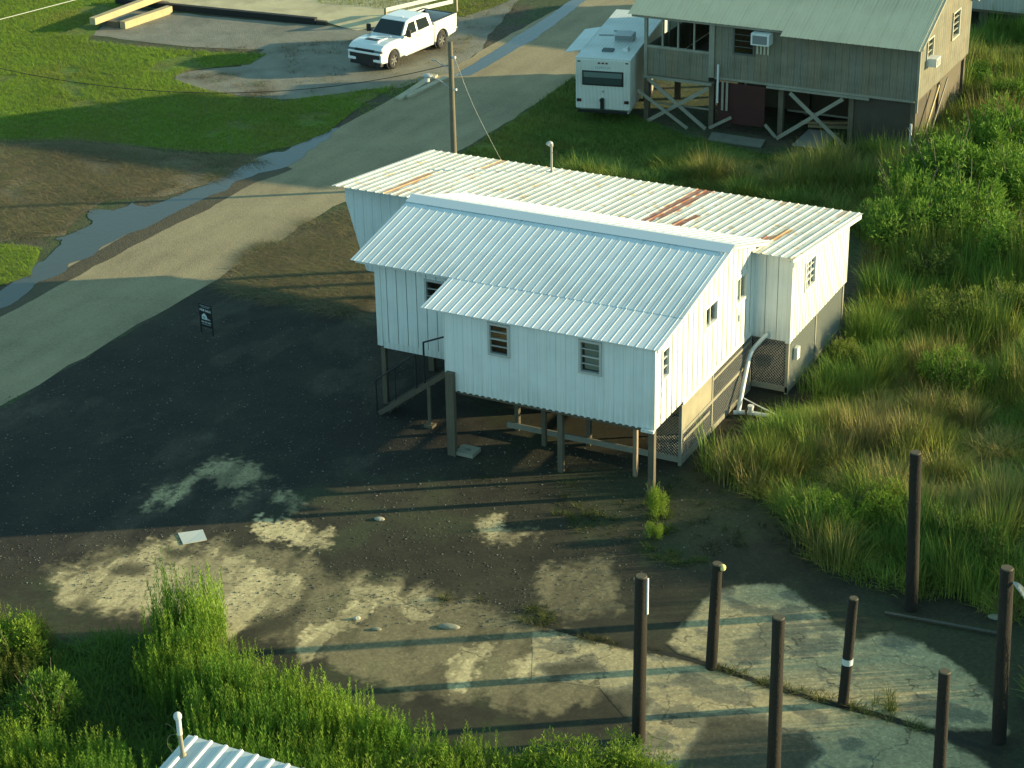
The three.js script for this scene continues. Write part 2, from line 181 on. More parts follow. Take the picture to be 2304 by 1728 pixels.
slab(slabBack, 'cracked pale concrete slab between the pilings and the reeds');
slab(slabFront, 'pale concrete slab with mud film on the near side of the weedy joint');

// ---------------------------------------------------------------- building kit
// wall of single siding panels; frame: start o [x,d], direction dir, outward normal n
function wall(parent, { o, dir, n, len, bot, top, holes = [], step = .4, gap = .022, th = .03, mat = mWhite, mats, name = 'wall', panel = 'siding_panel', seam }) {
  const B = typeof bot === 'function' ? bot : () => bot, T = typeof top === 'function' ? top : () => top;
  const P = (s, y, t) => V(o[0] + dir[0] * s + n[0] * t, y, o[1] + dir[1] * s + n[1] * t);
  const pr = (s0, s1, b0, b1, t0, t1, a, b) => hexa([P(s0, b0, a), P(s1, b1, a), P(s1, t1, a), P(s0, t0, a)], [P(s0, b0, b), P(s1, b1, b), P(s1, t1, b), P(s0, t0, b)]);
  const cuts = [0]; const N = Math.max(1, Math.round(len / step)); for (let i = 1; i <= N; i++) cuts.push(len * i / N);
  const strips = [], panels = [];
  for (let i = 0; i < N; i++) {
    const inner = [cuts[i], cuts[i + 1]]; for (const h of holes) for (const s of [h.s0, h.s1]) if (s > cuts[i] + .02 && s < cuts[i + 1] - .02) inner.push(s);
    inner.sort((a, b) => a - b); const geo = [];
    for (let k = 0; k < inner.length - 1; k++) {
      const a = inner[k] + (k === 0 ? gap / 2 : 0), b = inner[k + 1] - (k === inner.length - 2 ? gap / 2 : 0), m = (a + b) / 2;
      const h = holes.find(h => m > h.s0 && m < h.s1);
      if (!h) geo.push(pr(a, b, B(a), B(b), T(a), T(b), 0, th)); else { if (h.y0 > B(m)) geo.push(pr(a, b, B(a), B(b), h.y0, h.y0, 0, th)); if (h.y1 < T(m)) geo.push(pr(a, b, h.y1, h.y1, T(a), T(b), 0, th)); }
    }
    { // pieces split by a window are panels of their own; slices beside each other stay one
      const runs = []; for (let k = 0; k < inner.length - 1; k++) { } if (geo.length) { const hasHole = holes.some(h => h.s1 > cuts[i] + .02 && h.s0 < cuts[i + 1] - .02); if (hasHole) geo.forEach(g => panels.push([g])); else panels.push(geo); } }
    if (i) { const c = cuts[i], hw = gap / 2 + .02, h = holes.find(h => c > h.s0 - .02 && c < h.s1 + .02), q = (y0, y1) => y1 > y0 && strips.push(pr(c - hw, c + hw, y0, y0, y1, y1, -.012, .012)); if (!h) strips.push(pr(c - hw, c + hw, B(c) + .005, B(c) + .005, T(c) - .01, T(c) - .01, -.012, .012)); else { q(B(c) + .005, h.y0 - .005); q(h.y1 + .005, T(c) - .01); } }
  }
  if (!strips.length) strips.push(pr(.02, len - .02, B(0) + .01, B(0) + .01, B(0) + .05, B(0) + .05, -.03, -.004));
  const w = mesh(name, strips, seam || mat, parent);
  panels.forEach((g, i) => mesh(panel, g, mats ? mats[(i * 7 + (i >> 1)) % mats.length] : mat, w));
  w.userData.P = undefined; return { w, P, pr };
}
// window set in a hole of a wall frame P; bars: horizontal bar heights 0..1, vertical 0..1
function windowIn(parent, P, { s0, s1, y0, y1 }, { bars = [], vbars = [], wide = .06, mat = mFrame, curtain = 0, mid = [] } = {}) {
  const pr = (a, b, y, z, t0, t1) => hexa([P(a, y, t0), P(b, y, t0), P(b, z, t0), P(a, z, t0)], [P(a, y, t1), P(b, y, t1), P(b, z, t1), P(a, z, t1)]);
  const e = .012, w = mesh('window', [pr(s0 - e, s0 + wide, y0 - e, y1 + e, -.06, .085), pr(s1 - wide, s1 + e, y0 - e, y1 + e, -.06, .085), pr(s0 + wide, s1 - wide, y0 - e, y0 + wide, -.06, .085), pr(s0 + wide, s1 - wide, y1 - wide, y1 + e, -.06, .085)], mat, parent);
  const a = s0 + wide, b = s1 - wide, lo = y0 + wide, hi = y1 - wide;
  for (const f of bars) { const y = lo + (hi - lo) * f, h = mid.includes(f) ? .022 : .011; mesh('glazing_bar', pr(a, b, y - h, y + h, -.03, .035), mat, w); }
  for (const f of vbars) { const s = a + (b - a) * f; mesh('glazing_bar', pr(s - .018, s + .018, lo, hi, -.026, .03), mat, w); }
  const ys = [lo, ...bars.map(f => lo + (hi - lo) * f), hi];
  for (let i = 0; i < ys.length - 1; i++) mesh('pane', pr(a, b, ys[i] + .004, ys[i + 1] - .004, -.012, -.006), mGlass, w);
  if (curtain) mesh('curtain', pr(a + .05, b - (b - a) * .12, lo + .02, hi, -.1, -.09), mCurtain, w);
  return w;
}
// ribbed metal sheet roof plane between two eave lines: from (x0..x1) at (dA, hA) to (dB, hB)
function ribRoof(parent, name, x0, x1, dA, hA, dB, hB, pitch, per, mats, { rib = .016, rw = .03, uv, sl = .01 } = {}) {
  const nR = Math.round((x1 - x0) / pitch), p = (x1 - x0) / nR, L = Math.hypot(dB - dA, hB - hA), nd = -(hB - hA) / L, nh = Math.abs(dB - dA) / L, sgn = dB > dA ? 1 : -1, list = [];
  for (let s = 0; s < nR; s += per) {
    const e = Math.min(nR, s + per), prof = [];
    for (let k = s; k < e; k++) { const c = x0 + (k + .5) * p; prof.push([x0 + k * p + (k === s ? .004 : 0), 0], [c - rw / 2 - sl, 0], [c - rw / 2, rib], [c + rw / 2, rib], [c + rw / 2 + sl, 0]); }
    prof.push([x0 + e * p - .004, 0]);
    const pt = (x, t, f) => V(x, hA + (hB - hA) * f + nh * t, dA + (dB - dA) * f + nd * sgn * t), o = [], q = (a, b, c, d) => { for (const v of [a, b, c, a, c, d]) o.push(v.x, v.y, v.z); };
    for (let k = 0; k < prof.length - 1; k++) { const [xa, ta] = prof[k], [xb, tb] = prof[k + 1]; const A = pt(xa, ta, 0), B = pt(xb, tb, 0), C = pt(xb, tb, 1), D = pt(xa, ta, 1), A2 = pt(xa, ta - .006, 0), B2 = pt(xb, tb - .006, 0), C2 = pt(xb, tb - .006, 1), D2 = pt(xa, ta - .006, 1); if (sgn > 0) { q(A, B, C, D); q(D2, C2, B2, A2); } else { q(D, C, B, A); q(A2, B2, C2, D2); } q(A2, B2, B, A); q(D, C, C2, D2); }
    const g = new THREE.BufferGeometry(); g.setAttribute('position', new THREE.Float32BufferAttribute(o, 3)); g.computeVertexNormals();
    const m = mesh(name, g, mats[(s / per | 0) % mats.length], parent); list.push(m);
    if (uv) { const P = m.geometry.attributes.position, U = m.geometry.attributes.uv; for (let i = 0; i < P.count; i++) { U.setXY(i, (P.getX(i) - x0) / (x1 - x0), (-P.getZ(i) - dA) / (dB - dA)); } }
  }
  return list;
}
// diagonal wire mesh panel in a wall frame
function meshPanel(parent, P, s0, s1, y0, y1, pitch = .11, r = .009, mat = mGalv, name = 'wire_mesh_panel') {
  const g = [], w = s1 - s0, h = y1 - y0;
  for (let c = -h; c < w; c += pitch) { const a = Math.max(0, c), b = Math.min(w, c + h); if (b - a < .05) continue; g.push(beam(P(s0 + a, y0 + a - c, .004), P(s0 + b, y0 + b - c, .004), r, r)); g.push(beam(P(s1 - a, y0 + a - c, -.006), P(s1 - b, y0 + b - c, -.006), r, r)); }
  return mesh(name, g, mat, parent);
}

// ---------------------------------------------------------------- the white house on stilts
const HW = 6.6;
{
  const H = thing('raised_house', 'white metal-clad house on stilts with a rust-streaked rear roof', 'house');
  const Tm = d => d < 1.64 ? 4.655 + (d + .16) * .158 : d < 5.56 ? 4.94 + (d - 1.64) * .194 : 5.70 - (d - 5.56) * .3;   // underside of the gable roof
  const und = d => Tm(d) - .05;
  // front box wall
  const fw = [{ s0: 1.45, s1: 2.13, y0: 3.52, y1: 4.52 }, { s0: 4.34, s1: 5.03, y0: 3.5, y1: 4.52 }];
  let w = wall(H, { o: [0, 0], dir: [1, 0], n: [0, -1], len: HW, bot: 2.12, top: 4.62, holes: fw, step: .3, gap: .008, th: .022, mat: mWhite, mats: [mWhite, mWhite2, mWhite] });
  // scalloped lower edge ribs
  { const g = []; for (let s = .1; s < HW; s += .2) g.push(hexa([w.P(s - .05, 2.09, .001), w.P(s + .05, 2.09, .001), w.P(s + .05, 2.2, .001), w.P(s - .05, 2.2, .001)], [w.P(s - .03, 2.09, .03), w.P(s + .03, 2.09, .03), w.P(s + .03, 2.2, .024), w.P(s - .03, 2.2, .024)])); mesh('edge_rib', g, mWhite2, H).userData.kind = 'stuff'; }
  windowIn(H, w.P, fw[0], { bars: [.25, .5, .76], mid: [.5] }); windowIn(H, w.P, fw[1], { bars: [.25, .5, .76], mid: [.5], curtain: 1 });
  // gable wall (right)
  const gw = [{ s0: .42, s1: .98, y0: 3.42, y1: 4.38 }, { s0: 3.62, s1: 4.66, y0: 3.66, y1: 4.42 }, { s0: 6.12, s1: 7.12, y0: 3.48, y1: 4.42 }];
  w = wall(H, { o: [HW, 0.03], dir: [0, 1], n: [1, 0], len: 7.8, bot: s => s < 2.02 ? 2.1 : 2.16, top: s => und(s), holes: gw, step: .4, gap: .075, th: .065, seam: mSeam });
  const mWF = M([.72, .73, .68], { roughness: .5 });
  windowIn(H, w.P, gw[0], { bars: [.33, .66], mat: mWF }); windowIn(H, w.P, gw[1], { vbars: [.5], mat: mWF, wide: .08 }); windowIn(H, w.P, gw[2], { vbars: [.5], mat: mWF, curtain: 1, wide: .09 });
  mesh('trim_board', box(HW + .004, HW + .075, 1.98, 2.155, 2.09, 7.8), mTrim, H);
  mesh('corner_board', box(HW - .07, HW + .072, 2.08, 4.61, -.045, .03), mTrim, H);
  mesh('outlet_box', box(HW + .066, HW + .12, 2.92, 3.14, 6.42, 6.56), mFrame, H);
  mesh('rafter_trim', [beam(V(HW + .17, 4.6, -.14), V(HW + .17, 4.885, 1.64), .03, .09), beam(V(HW + .17, 4.885, 1.66), V(HW + .17, 5.63, 5.52), .03, .09), beam(V(HW + .17, 5.63, 5.6), V(HW + .17, 4.72, 8.6), .03, .09)], mTrim, H);
  // left wing of the front
  const lw = [{ s0: 1.7, s1: 2.5, y0: 3.7, y1: 4.55 }];
  w = wall(H, { o: [-3.485, 2.09], dir: [1, 0], n: [0, -1], len: 3.485, bot: 2.2, top: 4.96, holes: lw, step: .34, gap: .026, th: .05, seam: mSeam });
  windowIn(H, w.P, lw[0], { bars: [.33, .66] });
  mesh('corner_board', box(-3.53, -3.34, 2.06, 4.95, 2.01, 2.09), mTrim, H);
  mesh('trim_board', box(-3.34, -.0, 1.98, 2.195, 2.05, 2.1), mTrim, H);
  wall(H, { o: [-3.5, 2.1], dir: [0, 1], n: [-1, 0], len: 5.7, bot: 2.06, top: s => und(s + 2.1), step: .41, gap: .026 });
  wall(H, { o: [0, .03], dir: [0, 1], n: [-1, 0], len: 2.0, bot: 2.12, top: s => und(s) - .01, step: .4 });
  // rear wing
  const rt = d => 4.86 - (d - 7.36) * .1243, ru = d => rt(d) - .06;
  w = wall(H, { o: [HW + .04, 7.84], dir: [1, 0], n: [0, -1], len: 1.18, bot: 1.9, top: ru(7.84), step: .42, gap: .02, th: .05, seam: mSeam });
  const rw = [{ s0: 1.15, s1: 2.12, y0: 3.1, y1: 4.1 }];
  w = wall(H, { o: [7.82, 7.87], dir: [0, 1], n: [1, 0], len: 5.4, bot: 1.86, top: s => ru(7.87 + s), holes: rw, step: .27, gap: .06, th: .06, seam: mSeam });
  windowIn(H, w.P, rw[0], { bars: [.25, .5, .75], vbars: [.33, .66], mid: [.5], mat: mWF });
  mesh('corner_board', box(7.74, 7.893, 1.85, ru(7.84) - .01, 7.765, 7.868), mTrim, H);
  mesh('corner_board', box(7.76, 7.89, 1.86, ru(13.3), 13.27, 13.33), mTrim, H);
  mesh('meter_box', box(7.86, 7.98, 1.1, 1.5, 8.3, 8.55), mTrim, H);
  const slant = y => -8.06 + Math.max(0, 4.3 - y) * .28;
  { // front wall of the rear wing left of the gable roof; its outer edge leans inward towards the floor
    const g = [], N = 13, x1 = -3.5; const ww = mesh('wall', box(-7.2, -3.6, 1.9, 1.96, 7.9, 7.95), mWhite, H);
    for (let i = 0; i < N; i++) { const top = ru(7.84), a = -8.06 + (x1 + 8.06) * i / N + .012, b = -8.06 + (x1 + 8.06) * (i + 1) / N - .012; const bo = x => Math.max(1.78, x < slant(1.78) ? 4.3 - (x + 8.06) / .28 : 1.78); const m = (a + b) / 2, b0 = bo(a), b1 = bo(b);
      if (b0 > 1.8 && b1 < 1.79) { const xs = slant(1.78); mesh('siding_panel', [hexa([V(a, b0, 7.84), V(xs, 1.78, 7.84), V(xs, top, 7.84), V(a, top, 7.84)], [V(a, b0, 7.81), V(xs, 1.78, 7.81), V(xs, top, 7.81), V(a, top, 7.81)]), hexa([V(xs, 1.78, 7.84), V(b, 1.78, 7.84), V(b, top, 7.84), V(xs, top, 7.84)], [V(xs, 1.78, 7.81), V(b, 1.78, 7.81), V(b, top, 7.81), V(xs, top, 7.81)])], mWhite, ww); }
      else mesh('siding_panel', hexa([V(a, b0, 7.84), V(b, b1, 7.84), V(b, top, 7.84), V(a, top, 7.84)], [V(a, b0, 7.81), V(b, b1, 7.81), V(b, top, 7.81), V(a, top, 7.81)]), mWhite, ww);
      if (i) { const c = -8.06 + (x1 + 8.06) * i / N, bb = bo(c) + .02; g.push(box(c - .03, c + .03, bb, top - .01, 7.825, 7.86)); } }
    mesh('batten', g, mWhite2, ww);
  }
  mesh('end_wall', hexa([V(slant(1.8), 1.8, 7.86), V(slant(1.8) + .05, 1.8, 7.86), V(slant(1.8) + .05, 1.8, 13.25), V(slant(1.8), 1.8, 13.25)], [V(-8.05, ru(7.86), 7.86), V(-8, ru(7.86), 7.86), V(-8, ru(13.25), 13.25), V(-8.05, ru(13.25), 13.25)]), mWhite2, H);
  wall(H, { o: [-8.0, 13.26], dir: [1, 0], n: [0, 1], len: 15.75, bot: 1.86, top: ru(13.26), step: .6 });
  // floors
  mesh('floor_deck', [box(.04, HW - .04, 2.0, 2.1, .05, 2.1), box(-3.4, HW - .05, 1.95, 2.04, 2.1, 7.86), box(-7.3, 7.78, 1.78, 1.9, 7.9, 13.2)], mDarkWood, H);
  mesh('floor_joist', [box(.2, HW - .2, 1.85, 1.995, .3, .4), box(.2, HW - .2, 1.85, 1.995, 1.4, 1.5)], mDarkWood, H);
  mesh('ceiling', [box(-3.4, HW - .05, 4.55, 4.6, 2.2, 7.8), box(.05, HW - .05, 4.44, 4.48, .05, 2.1)], mInside, H);
  // roofs
  const roof = mesh('roof', [box(-4.0, -.05, 4.84, 4.92, 1.7, 1.76), box(-.5, HW, 4.58, 4.635, -.1, -.04)], mTrim, H);
  ribRoof(roof, 'roof_sheet', -4.13, HW + .2, 1.62, 4.937, 5.5, 5.688, .272, 3, [mRoof], { rib: .007, rw: .016, sl: .006 });
  ribRoof(roof, 'roof_sheet', -.7, HW + .2, -.17, 4.655, 1.66, 4.935, .272, 3, [mRoof], { rib: .008, rw: .018, sl: .007 });
  ribRoof(roof, 'roof_sheet', -4.13, HW + .2, 8.95, 4.69, 5.62, 5.685, .272, 3, [mRoof]);
  mesh('ridge_cap', [hexa([V(-4.15, 5.655, 5.14), V(HW + .22, 5.655, 5.14), V(HW + .22, 5.763, 5.56), V(-4.15, 5.763, 5.56)], [V(-4.15, 5.64, 5.14), V(HW + .22, 5.64, 5.14), V(HW + .22, 5.745, 5.56), V(-4.15, 5.745, 5.56)]), hexa([V(-4.15, 5.62, 6.02), V(HW + .22, 5.62, 6.02), V(HW + .22, 5.763, 5.56), V(-4.15, 5.763, 5.56)], [V(-4.15, 5.605, 6.02), V(HW + .22, 5.605, 6.02), V(HW + .22, 5.745, 5.56), V(-4.15, 5.745, 5.56)])], M([.7, .73, .74], { roughness: .4 }), roof);
  // rust-streaked rear roof
  const rx0 = -8.29, rx1 = 8.07, rd0 = 7.36, rd1 = 14.2, onRoof = (px, py) => { let d = 10; for (let i = 0; i < 8; i++) d = G(px, py, rt(d))[1]; const x = G(px, py, rt(d))[0]; return [x - rx0, d - rd0]; };
  const A4 = (x, y) => [700 + x * .36166, 300 + y * .36166], A6 = (x, y) => [1080 + x * .2351, 300 + y * .2351], A2 = (x, y) => [1640 + x * .2532, 500 + y * .2532], A5 = (x, y) => [1350 + x * .434, 380 + y * .434];
  const streaks = [[A4(480, 365), A4(720, 260), .11, 1], [A4(690, 380), A4(740, 355), .08, .6], [A4(960, 275), A4(1010, 255), .07, .6], [A4(1080, 215), A4(1200, 170), .09, .8], [A4(540, 385), A4(600, 350), .07, .7], [A6(1540, 862), A6(2100, 545), .1, 1.3], [A6(1740, 800), A6(2212, 545), .1, 1.3], [A6(1870, 885), A6(1930, 835), .12, 1.2], [A6(1920, 870), A6(2060, 800), .09, 1.2], [A6(520, 510), A6(610, 470), .06, .5], [A6(230, 640), A6(400, 575), .05, -.7], [A6(1680, 860), A6(1740, 820), .06, -.5], [A2(320, 145), A2(420, 130), .11, 1.2], [A2(400, 150), A2(530, 75), .09, 1.1], [A2(650, 160), A2(720, 110), .06, -.4], [A5(945, 185), A5(965, 172), .09, .7], [A5(1240, 248), A5(1280, 220), .1, .6], [A4(350, 325), A4(375, 315), .05, -.5], [A4(1150, 360), A4(1168, 352), .07, -.6], [A6(820, 380), A6(900, 350), .06, .4]].map(([a, b, wd, k]) => { const p = onRoof(...a), q = onRoof(...b); return [p[0], p[1], q[0], q[1], wd, k]; });
  const rLx = rx1 - rx0, rLd = rd1 - rd0;
  const rustT = tex(1500, 500, (u, v) => {
    const x = u * rLx, y = v * rLd, a = fbm(x * 1.5, y * .6, 5, 201), fi = fbm(x * 9, y * 3, 4, 207); let k = .56 + .26 * a; let c = [k * .99, k, k * .88];
    const st = fbm(x * 11, y * .5, 3, 211); if (st > .6) { const t = Math.min(1, (st - .6) * 3); c = c.map((q, n) => q * (1 - t * [.1, .16, .3][n])); }
    const sp = fbm(x * 6, y * 5, 3, 217); if (sp > .66) c = c.map((q, n) => q * (1 - Math.min(.6, (sp - .66) * 6) * [.35, .7, 1][n]));
    for (const [x0, y0, x1, y1, wd, s] of streaks) { const dx = x1 - x0, dy = y1 - y0, L = dx * dx + dy * dy, t = Math.max(0, Math.min(1, ((x - x0) * dx + (y - y0) * dy) / L)), ds = Math.hypot(x - x0 - t * dx, (y - y0 - t * dy) * .6), e = (wd * 1.7 * (.55 + .9 * fi + .7 * (fbm(x * 2.3, y * 1.2, 3, 223) - .4)) - ds) / .07; if (e > 0) { const m = Math.min(1, e) * Math.min(1, Math.abs(s)) * (.55 + .6 * fi), col = s > 0 ? (s > 1.15 ? [.3, .085, .02] : [.5, .24, .07]) : [.2, .2, .15]; c = c.map((q, n) => q * (1 - Math.min(1, m)) + col[n] * Math.min(1, m)); } }
    return c;
  }, { wrap: false });
  const mRust = new THREE.MeshStandardMaterial({ map: rustT, roughness: .55, metalness: .05, side: THREE.DoubleSide });
  const rr = mesh('roof', [box(7.9, 8.06, 4.55, 4.72, 7.42, 7.5), beam(V(8.0, rt(7.4) - .1, 7.4), V(8.0, rt(14.15) - .1, 14.15), .05, .17), box(-8.2, 8.0, rt(14.1) - .16, rt(14.1) - .03, 14.08, 14.14)], mTrim, H);
  ribRoof(rr, 'roof_sheet', rx0, rx1, rd0, 4.86, rd1, 4.01, .303, 3, [mRust], { rib: .024, rw: .04, uv: 1, sl: .022 });
  const mast = mesh('roof_mast', [cyl(V(-3.1, 3.9, 13.6), V(-3.1, 5.05, 13.6), .038), cyl(V(-3.1, 4.07, 13.6), V(-3.1, 4.14, 13.6), .11, .06)], mGalv, H);
  mesh('weatherhead', tube([V(-3.1, 5.02, 13.6), V(-3.11, 5.14, 13.58), V(-3.17, 5.16, 13.53), V(-3.2, 5.08, 13.5)], .07, 10, 8), mGalv, mast);
  mesh('cable_tail', [tube([V(-3.2, 5.05, 13.5), V(-3.3, 4.85, 13.45), V(-3.34, 4.6, 13.45)], .012, 10, 5), tube([V(-3.1, 4.75, 13.6), V(-2.95, 4.85, 13.62), V(-2.93, 4.55, 13.62)], .01, 10, 5)], mBlack, mast);
  // stilts
  const pile = (x, d, s = .15, h = 2.0, m = mPost) => mesh('stilt', box(x - s / 2, x + s / 2, 0, h, d - s / 2, d + s / 2), m, H);
  { const o = mesh('stilt', box(.05, .31, 0, 2.72, -.19, -.03), mPost, H); }
  mesh('stilt', box(HW - .13, HW + .05, 0, 2.07, -.02, .14), mPost, H); mesh('stilt', box(5.62, 5.74, 0, 2.0, .86, .98), M([.36, .27, .18], { map: woodT }), H); mesh('stilt_bracket', box(HW - .3, HW + .08, 2.06, 2.14, -.16, -.05), mTrim, H);
  pile(3.59, .28, .16); pile(1.2, 2.2, .14, 1.9); pile(3.6, 2.2, .14, 1.9); pile(2.4, 1.6, .13, 1.85); pile(-3.42, 2.2, .15, 1.98);
  for (const x of [-3.3, .2, 3.4]) pile(x, 5, .2, 1.95, mDarkWood);
  for (const x of [-7.1, -5.0, -2.6, 0, 2.6, 5.2]) { pile(x, 12.9, .2, 1.8, mDarkWood); pile(x, 8.3, .2, 1.8, mDarkWood); }
  mesh('stilt_cladding', box(-3.52, -3.44, 2.0, 2.08, 2.1, 2.24), mTrim, H);
  // skirting: base rails and wire mesh
  const fr = mesh('skirting', [box(.9, HW, .1, .28, 2.06, 2.12), box(HW - .02, HW + .05, .03, .2, 2.09, 7.75), box(HW - .04, HW + .06, .02, 2.0, 2.02, 2.1), box(HW + .0, HW + .05, .05, 1.95, 4.45, 4.53), box(HW, HW + .05, .05, 1.95, 7.68, 7.78), box(HW + .005, HW + .055, 1.02, 1.12, 2.1, 7.68), box(HW + .056, HW + .085, .78, .88, 2.1, 4.2), box(HW + .006, HW + .05, 1.72, 1.8, 4.53, 7.68), box(HW + .06, 7.8, .16, .34, 7.82, 7.88), box(7.78, 7.87, .14, .34, 7.8, 13.15), box(7.76, 7.86, .1, 1.86, 7.8, 7.9), box(7.78, 7.85, .1, 1.86, 10.4, 10.48), box(7.76, 7.86, .1, 1.86, 13.08, 13.18)], M([.34, .33, .26], { map: woodT }), H);
  const Px = (s, y, t) => V(HW + .02 + t, y, s), Px2 = (s, y, t) => V(7.82 + t, y, s), Pf = (s, y, t) => V(s, y, 2.09 - t), Pf2 = (s, y, t) => V(s, y, 7.85 - t);
  meshPanel(fr, Px, 2.1, 4.45, .2, 1.02, .1, .009); meshPanel(fr, Px, 4.53, 7.68, .2, 1.02, .1, .009); meshPanel(fr, Px, 4.53, 7.68, 1.12, 1.95, .1, .009);
  meshPanel(fr, Px2, 7.9, 10.4, .34, 1.86, .08, .011, M([.36, .37, .3])); meshPanel(fr, Px2, 10.48, 13.08, .34, 1.86, .08, .011, M([.36, .37, .3]));
  meshPanel(fr, Pf, 5.75, HW - .05, .28, 2.0, .1, .01); meshPanel(fr, Pf2, HW + .06, 7.76, .34, 1.86, .1, .01);
  mesh('plywood_panel', box(HW + .008, HW + .03, 1.12, 1.97, 2.12, 4.44), M([.37, .34, .24], { map: woodT }), fr);
  { const pt = mesh('slat_partition', [box(-3.2, -3.1, .05, 1.9, 7.96, 8.02), box(1.6, 1.7, .05, 1.9, 7.96, 8.02), box(6.3, 6.4, .05, 1.9, 7.96, 8.02)], mPost, H); for (let i = 0; i < 8; i++) mesh('slat', box(-3.3, 6.5, .1 + i * .22, .1 + i * .22 + .19, 7.92, 7.95), mPost, pt); }
  // waste pipe
  mesh('drain_pipe', [tube([V(7.2, 2.12, 7.7), V(6.98, 1.85, 7.6), V(6.78, 1.55, 7.45), V(6.76, 1.4, 7.3), V(6.84, .9, 6.7), V(6.93, .12, 6.0)], .07, 30, 10), cyl(V(6.8, .09, 5.9), V(7.12, .09, 6.05), .075), cyl(V(7.2, .09, 6.08), V(7.9, .09, 6.15), .07), cyl(V(7.3, .06, 6.08), V(7.3, .3, 6.08), .085), cyl(V(7.3, .3, 6.08), V(7.3, .36, 6.08), .1), tube([V(6.98, .45, 6.3), V(7.5, .3, 6.25), V(8.2, .12, 6.2)], .018, 10, 6)], mPvc, H);
  // stair in the corner between the box and the left wing
  const st = mesh('stair', [beam(V(-3.2, .05, 1.34), V(-.65, 1.96, 1.34), .05, .15), beam(V(-3.2, .05, 2.0), V(-.65, 1.96, 2.0), .05, .15), box(-.7, -.04, 1.9, 1.96, 1.3, 2.04)], M([.12, .1, .07], { map: woodT }), H);
  for (let i = 0; i < 9; i++) { const t = (i + .5) / 9.5; mesh('tread', box(-3.2 + 2.55 * t - .02, -3.2 + 2.55 * t + .26, .2 + 1.97 * t - .16, .2 + 1.97 * t - .12, 1.37, 1.97), M([.12, .1, .075], { map: woodT }), st); }
  mesh('stair_post', [box(-1.4, -1.29, 0, 1.35, 1.24, 1.31), box(-1.5, -1.2, 0, .1, 1.14, 1.4)], mPost, st);
  mesh('handrail', [cyl(V(-3.3, 0, 1.4), V(-3.3, 1.15, 1.4), .025), cyl(V(-3.3, 1.15, 1.4), V(-1.85, 2.3, 1.4), .022), cyl(V(-1.85, 1.05, 1.4), V(-1.85, 2.3, 1.4), .03), cyl(V(-1.55, 1.25, 1.4), V(-1.55, 2.75, 1.4), .03), cyl(V(-1.55, 2.75, 1.4), V(-.05, 3.4, 1.4), .028), cyl(V(-2.6, .55, 1.4), V(-2.6, 1.7, 1.4), .02)], mBlack, st);
  mesh('corner_panel', box(-.03, .0, 2.06, 4.61, -.03, .02), mTrim, H);
}
tag(mesh('concrete_block', [box(.26, .86, .02, .14, -.12, .1), box(.26, .86, .02, .14, .22, .42), box(.26, .46, .02, .14, .1, .22), box(.66, .86, .02, .14, .1, .22)], M([.3, .3, .24], { map: concT })), 'flat square concrete block with a hole beside the wide front stilt', 'block');

